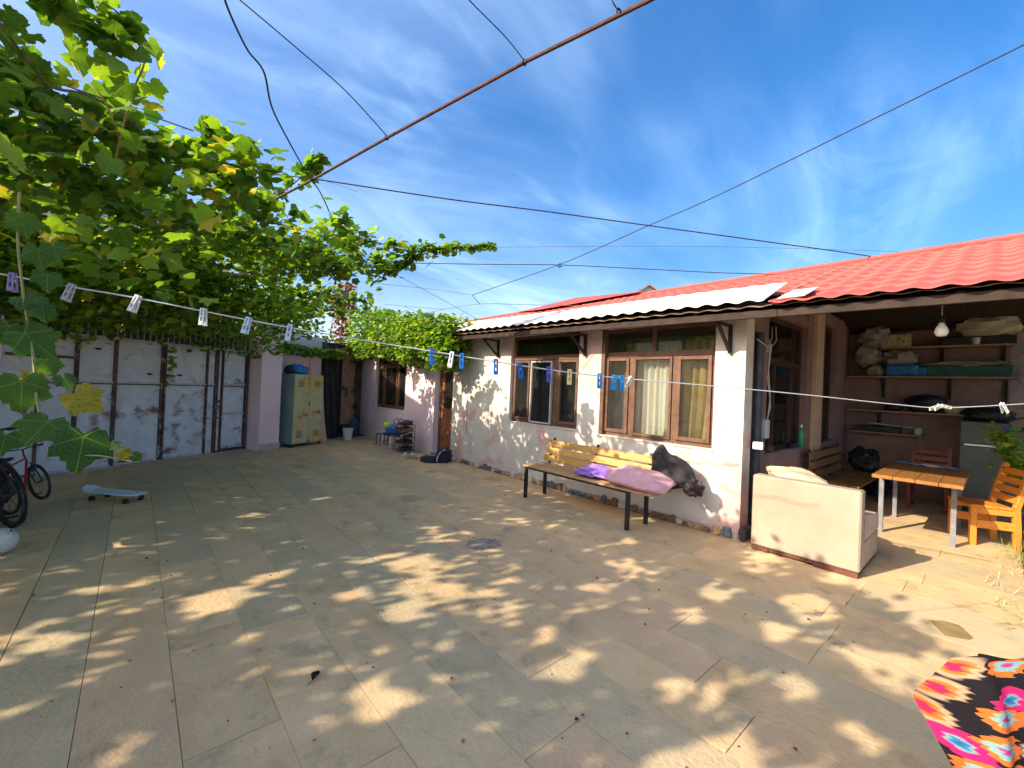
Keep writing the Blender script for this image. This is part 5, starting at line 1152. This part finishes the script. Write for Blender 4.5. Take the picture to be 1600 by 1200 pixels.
# extra: hanging fringe near the gate, dark depth under it
def strip(n, fn): return np.array([fn() for _ in range(n)])
def lerp(a, b_, t): return a+(b_-a)*t
def gate_fringe():
    s = random.uniform(-3.5, 5.4); nn = random.uniform(.1, 2.6); drop = random.random()**1.6
    low = 2.12+.18*math.sin(s*2.3)+.12*math.sin(s*6.1)+.10*math.sin(s*11)+(.25 if s > 3.3 else 0)
    if nn > 1.2: low += .15*(nn-1.2)
    if s > 3.2:
        drop = .45+.55*drop
        if random.random() < .7: s -= 4.5; low = 2.15
        else: return tuple(gl(s, nn*.18, lerp(2.5, 2.1, drop)))
    p = gl(s, nn)
    if p.x > 2.2: p = gl(s-2.4, nn)
    return (p.x, p.y, lerp(2.95, low, drop))
far = np.concatenate([far, strip(10500, gate_fringe)])
def back_fill():
    s = random.uniform(1.8, 5.9); n_ = random.uniform(-1.5, -.25); zt = 3.15+.35*math.sin(s*1.7)-.05*s
    p = gl(s, n_); return (p.x, p.y, lerp(2.5, zt, random.random()**1.2))
def near_hang():
    x = random.uniform(1.1, 2.1); y = random.uniform(6.2, 8.2); return (x, y, 2.42+.2*math.sin(x*6)+random.random()*.55)
far = np.concatenate([far, strip(1500, back_fill), strip(420, near_hang)])
# vine over the left wing roof and door
def wing():
    t = random.random(); y = lerp(12.3, 6.7, t); top = 3.75-.95*t**.8; low = 2.30-.28*t+.12*math.sin(y*5); z = lerp(low, top, random.random()**.9); x = random.uniform(4.25, 4.85) if z < 2.75 else random.uniform(4.3, 5.7); z += .12*math.sin(y*4+x*3); return (x, y, z)
far = np.concatenate([far, strip(8200, wing)])
# arms reaching out to the right
def arm(ctrl, n, spread):
    P = curve_pts(ctrl, 12); out = []
    for _ in range(n):
        k = random.random(); i = min(len(P)-1, int(k*len(P))); sp = spread*(1.15-k)
        out.append(P[i]+Vector((random.gauss(0, sp), random.gauss(0, sp), random.gauss(0, sp*.8))))
    return [tuple(q) for q in out]
ARM1 = [at(330, 400, 5.0), at(470, 370, 5.2), at(560, 372, 5.6), at(640, 392, 6.0), at(700, 388, 6.2), at(768, 384, 6.3)]
ARM2 = [at(380, 330, 4.4), at(440, 300, 4.0), at(480, 268, 3.8), at(500, 245, 3.8)]
ARM3 = [at(300, 250, 4.0), at(330, 215, 3.8), at(325, 190, 3.7)]
ARM4 = [at(430, 420, 5.5), at(520, 400, 5.6), at(600, 420, 6.0), at(650, 402, 6.1)]
DANG = [at(250, 500, 7.0), at(268, 560, 7.0), at(258, 600, 7.0)]
arms = arm(ARM1, 720, .15)+arm(ARM2, 110, .10)+arm(ARM3, 110, .11)+arm(ARM4, 420, .18)
far = np.concatenate([far, np.array(arms), np.array(arm(DANG, 40, .07))])
camp = np.array([0, 0, HC]); fw = np.array(FW); rt = np.array(RT); up_ = np.array(UP)
dep = (far-camp)@fw; uu = 800+FPX*((far-camp)@rt)/np.maximum(dep, .01); vv = 600-FPX*((far-camp)@up_)/np.maximum(dep, .01)
inview = (dep > .3) & (uu > -30) & (uu < 1630) & (vv > -30)
order = np.argsort(np.where(inview, dep, 99))
NEARN = 124
sizes = RNG.uniform(.07, .128, len(far))
near_idx = order[:NEARN]; mask = np.ones(len(far), bool); mask[near_idx] = False
place_leaves([(tuple(far[i]), sizes[i]*1.05) for i in near_idx], vine)
foliage(far[mask], sizes[mask], 'foliage', vine)
# close leaves at the upper left, placed in clusters
cl = []
for u, v, d_, s in ((112, 84, 1.95, .19), (150, 92, 1.95, .17), (178, 110, 1.9, .17), (205, 78, 1.9, .17), (232, 66, 1.95, .13), (252, 92, 2.0, .11), (222, 104, 2.0, .15), (235, 130, 2.0, .15), (200, 130, 1.95, .16), (160, 75, 1.9, .14), (215, 152, 2.0, .16), (185, 170, 1.9, .17), (235, 165, 2.05, .13), (150, 190, 1.8, .19), (125, 150, 1.8, .13), (130, 225, 1.8, .17),
                (12, 95, 1.6, .17), (30, 40, 1.6, .14), (10, 20, 1.6, .13), (45, 85, 1.65, .10), (60, 100, 1.65, .09), (40, 120, 1.6, .14), (75, 150, 1.7, .12), (100, 168, 1.7, .12), (65, 180, 1.7, .13), (20, 165, 1.6, .16), (55, 62, 1.6, .10), (8, 60, 1.6, .15), (0, 130, 1.5, .18), (15, 230, 1.5, .17), (50, 240, 1.6, .17), (90, 240, 1.7, .16), (240, 215, 2.1, .15), (270, 220, 2.3, .13), (215, 230, 2.0, .16), (175, 250, 1.9, .15)):
    cl.append((at(u, v, d_), s*.80))
for _ in range(140):
    t = random.random(); u = random.uniform(-20, 330); v = 180+.28*u+random.random()*210; cl.append((at(u, v, random.uniform(1.9, 3.0)), random.uniform(.08, .135)))
place_leaves(cl, vine, .75, 1.0)
def stem(ctrl, r_, mt, parent, name='branch'): b = MB(); b.tube(curve_pts(ctrl, 8), r_, 6) if not hasattr(r_, '__len__') else None; return b.build(name, mt, parent)
stem([at(-20, 10, 1.6), at(40, 90, 1.65), at(80, 135, 1.75), at(140, 150, 1.9), at(205, 190, 2.2), at(290, 265, 3.0), at(400, 340, 4.2)], .006, m_bark, vine)
stem([at(100, 60, 2.0), at(120, 110, 1.95), at(165, 160, 1.95), at(190, 230, 2.2)], .004, m_green_stem, vine)
stem([at(200, 60, 2.0), at(225, 95, 2.0), at(205, 150, 2.0), at(180, 250, 2.2)], .004, m_green_stem, vine)
stem([at(250, 300, 4.2), at(330, 305, 4.5), at(420, 340, 4.8), at(470, 365, 4.8)], .012, m_bark, vine)
stem(ARM1, .008, m_bark, vine); stem(ARM2, .006, m_bark, vine); stem(ARM4, .008, m_bark, vine); stem(ARM3, .005, m_bark, vine)
stem([gl(-1.2, .25, 0), gl(-1.1, .3, .8), gl(-1.3, .35, 1.7), gl(-1.0, .6, 2.5), gl(-.2, 1.4, 2.95), gl(1.0, 2.8, 3.0)], .035, m_bark, vine, 'trunk')
for k in range(9):
    a = gl(-1.0, .6, 2.5); e_ = (random.uniform(-3, 2.4), random.uniform(3.2, 9.5)); q = Vector((e_[0], e_[1], 3.0)); mid = (a+q)/2+Vector((random.uniform(-.5, .5), random.uniform(-.5, .5), .25)); stem([a, mid, q], .012, m_bark, vine)
# supporting trellis wires carry the canopy
for k in range(5):
    y = 3.0+k*1.6; b = MB(); b.tube([(-6, y, 2.98), (float(np.interp(y, YB, XB))+.3, y+.2, 3.0)], .004, 5); b.build('trellis_wire', m_faint, vine)
# grape bunches
m_grape = mat('dark_grape', (.05, .02, .04), (.10, .04, .06), 20, .4)
for u, v, d_ in ((525, 425, 5.2), (345, 410, 5.2), (160, 420, 5.5)):
    c = at(u, v, d_); b = MB()
    for k in range(26):
        z = -random.random()*.16; rr_ = .035*(1+z/.2); a = random.uniform(0, 6.28); q = c+Vector((rr_*math.cos(a), rr_*math.sin(a), z)); b.lathe([(.002, -.009), (.007, -.005), (.009, 0), (.007, .005), (.002, .009)], q, 8)
    b.build('grape_bunch', m_grape, vine)

# hanging shoot close to the camera at the left edge
sh = thing('vine_shoot', 'sunlit vine shoot with yellowing leaves hanging down at the left edge', 'vine')
SP = [at(30, 300, 1.25), at(28, 380, 1.25), at(38, 470, 1.22), at(52, 560, 1.2), at(60, 640, 1.15), at(85, 680, 1.12), at(112, 705, 1.1)]
stem(SP, .0035, m_green_stem, sh, 'stem'); stem([at(32, 640, 1.15), at(62, 665, 1.14), at(88, 690, 1.12), at(108, 712, 1.1)], .0028, m_bark, sh, 'stem')
m_leafn = leafmat('shoot_leaf', (.025, .085, .016), (.08, .17, .02), (.32, .25, .02), (1.5, 1.5, .5), True)
nm2 = []
for k in range(5):
    v, f = leaf_verts(34, .06, random.uniform(.15, .5), k+11); b = MB(); b.add(v, f); b.smooth = True; nm2.append(b.mesh('leaf', m_leafn))
def facing(p, u, v, d_, s, ang, tx, ty, me):
    c = at(u, v, d_); n_ = (Vector((0, 0, HC))-c).normalized()+UP*.35+RT*tx; n_ = (n_+UP*ty).normalized()
    t_ = (UP*math.cos(ang)+RT*math.sin(ang)); t_ = (t_-n_*t_.dot(n_)).normalized(); x_ = t_.cross(n_)
    o = bpy.data.objects.new('leaf', me); COL.objects.link(o); o.parent = p; o.matrix_local = Matrix.Translation(c) @ Matrix((x_, t_, n_)).transposed().to_4x4() @ Matrix.Scale(s, 4)
for k, (u, v, s, a, d_) in enumerate(((118, 712, .20, 3.4, 1.1), (62, 688, .17, 3.7, 1.12), (108, 645, .15, 2.2, 1.12), (22, 625, .19, 3.2, 1.15), (45, 605, .10, .6, 1.2), (95, 600, .09, 2.4, 1.2), (28, 550, .19, 2.0, 1.2), (70, 575, .10, 2.6, 1.2), (62, 490, .10, 2.9, 1.22), (70, 440, .12, 3.2, 1.24), (52, 480, .10, 3.0, 1.22), (30, 475, .12, 2.0, 1.22),
                                         (185, 716, .06, 2.0, 1.12), (205, 722, .05, 1.8, 1.12), (170, 708, .05, .8, 1.12), (55, 400, .13, 3.0, 1.25), (80, 395, .11, 2.8, 1.25), (10, 520, .12, 3.6, 1.2), (5, 690, .13, 3.4, 1.15), (30, 350, .13, 2.9, 1.25))):
    facing(sh, u+(12 if s > .14 else 4), v-(28 if s > .14 else 10), d_, s*.66, a, random.uniform(-.4, .4), random.uniform(-.2, .5), nm2[k % 5])
stem([at(118, 712, 1.1), at(155, 712, 1.1), at(190, 718, 1.12), at(212, 722, 1.12)], .0018, m_green_stem, sh, 'stem')

# dried creeper column beyond the corner
dc = thing('dried_creeper', 'column of red brown dried creeper leaves rising behind the far corner', 'vine')
m_dry = leafmat('dried_leaf', (.12, .035, .02), (.30, .12, .05), (.35, .2, .08), (1.2, .8, .5))
def col():
    z = random.uniform(1.8, 4.45); a = random.uniform(0, 6.28); rad = .34*random.random()**.5*(1.1-.12*abs(z-3.6)); return (4.56+rad*math.cos(a), 12.9+rad*math.sin(a), z)
foliage(strip(1500, col), RNG.uniform(.06, .12, 1500), 'dried_leaves', dc, .9, .5, m_dry); stem([(4.56, 12.9, 0), (4.5, 12.9, 2), (4.6, 12.9, 4.5)], .04, m_bark, dc, 'trunk')

# shrub and dry grass at the right edge
m_shr = leafmat('shrub_leaf', (.09, .20, .02), (.26, .40, .05), (.4, .38, .04), (1.4, 1.4, .5))
sb_ = thing('shrub', 'leafy green shrub leaning in at the right edge beside the orange chair', 'shrub', (0, 0, 0))
ctr = at(1655, 700, 5.2)
def shr():
    k = random.random(); base = at(1700, 900, 5.2); tip = random.choice([at(1560, 672, 5.0), at(1575, 700, 5.0), at(1590, 735, 5.0), at(1610, 650, 5.3), at(1640, 620, 5.3), at(1650, 720, 5.2)])
    q = base.lerp(tip, k**.5)+Vector((random.gauss(0, .07), random.gauss(0, .07), random.gauss(0, .07))); return tuple(q)
foliage(strip(2200, shr), RNG.uniform(.045, .08, 2200), 'foliage', sb_, .8, .3, m_shr)
for tip in (at(1560, 672, 5.0), at(1590, 735, 5.0), at(1640, 620, 5.3)): stem([at(1700, 950, 5.2), at(1690, 800, 5.2), tip], .006, m_bark, sb_)
def grassblades(n, fn, name, cat, lab, mt):
    b = MB()
    for _ in range(n):
        x, y, h, lean = fn(); a = random.uniform(0, 6.28); dx, dy = math.cos(a), math.sin(a); w_ = .0028; p = Vector((x, y, 0)); q = Vector((x+dx*lean*.45, y+dy*lean*.45, h*.7)); r2 = Vector((x+dx*lean, y+dy*lean, h*.75))
        s_ = Vector((-dy*w_, dx*w_, 0)); b.add([p-s_, p+s_, q+s_, q-s_, r2], [(0, 1, 2, 3), (3, 2, 4)])
    o = b.build(name, mt); o['kind'] = 'stuff'; return tag(o, lab, cat)
m_straw = mat('straw', (.42, .33, .13), (.55, .45, .2), 9, .8)
def gr():
    p = onz(random.gauss(1625, 45), random.uniform(850, 985)); return p.x, min(p.y, .4), random.uniform(.01, .09), random.uniform(.05, .20)
grassblades(420, gr, 'dry_grass', 'grass', 'pale dry grass spilling onto the paving at the right edge', m_straw)
def gr2():
    p = onz(random.gauss(1620, 25), random.uniform(830, 890)); return p.x, p.y, random.uniform(.08, .28), random.uniform(.03, .12)
grassblades(300, gr2, 'green_grass', 'grass', 'tuft of greener grass beside the foot of the orange chair', mat('grass_green', (.13, .20, .03), (.28, .32, .06), 9, .8))

# small litter lying on the paving: leaf scraps and grit
def scraps(n, fn, size, mt, name, lab):
    pos = strip(n, fn); x, y, z = frames(n, .25, 0)
    o = foliage(pos, RNG.uniform(size*.5, size, n), name, None, .22, 0, mt); o['label'] = lab; o['category'] = 'litter'; return o
def scat():
    return (random.uniform(-1.2, 4.8), random.uniform(.5, 10.3)**1.0, .012)
scraps(150, scat, .030, m_dry, 'leaf_litter', 'small dry leaf scraps scattered over the paving')
m_grit = mat('dark_grit', (.03, .025, .02), (.10, .08, .06), 30, .9)
b = MB()
for _ in range(420):
    x, y, _z = scat(); q = random.uniform(.0015, .005); b.box((x, y, .003), (q*2, q*1.4, q), rotz(random.uniform(0, 3)))
o = b.build('grit', m_grit); o['kind'] = 'stuff'; tag(o, 'dark grit and crumbs scattered over the paving slabs', 'litter')
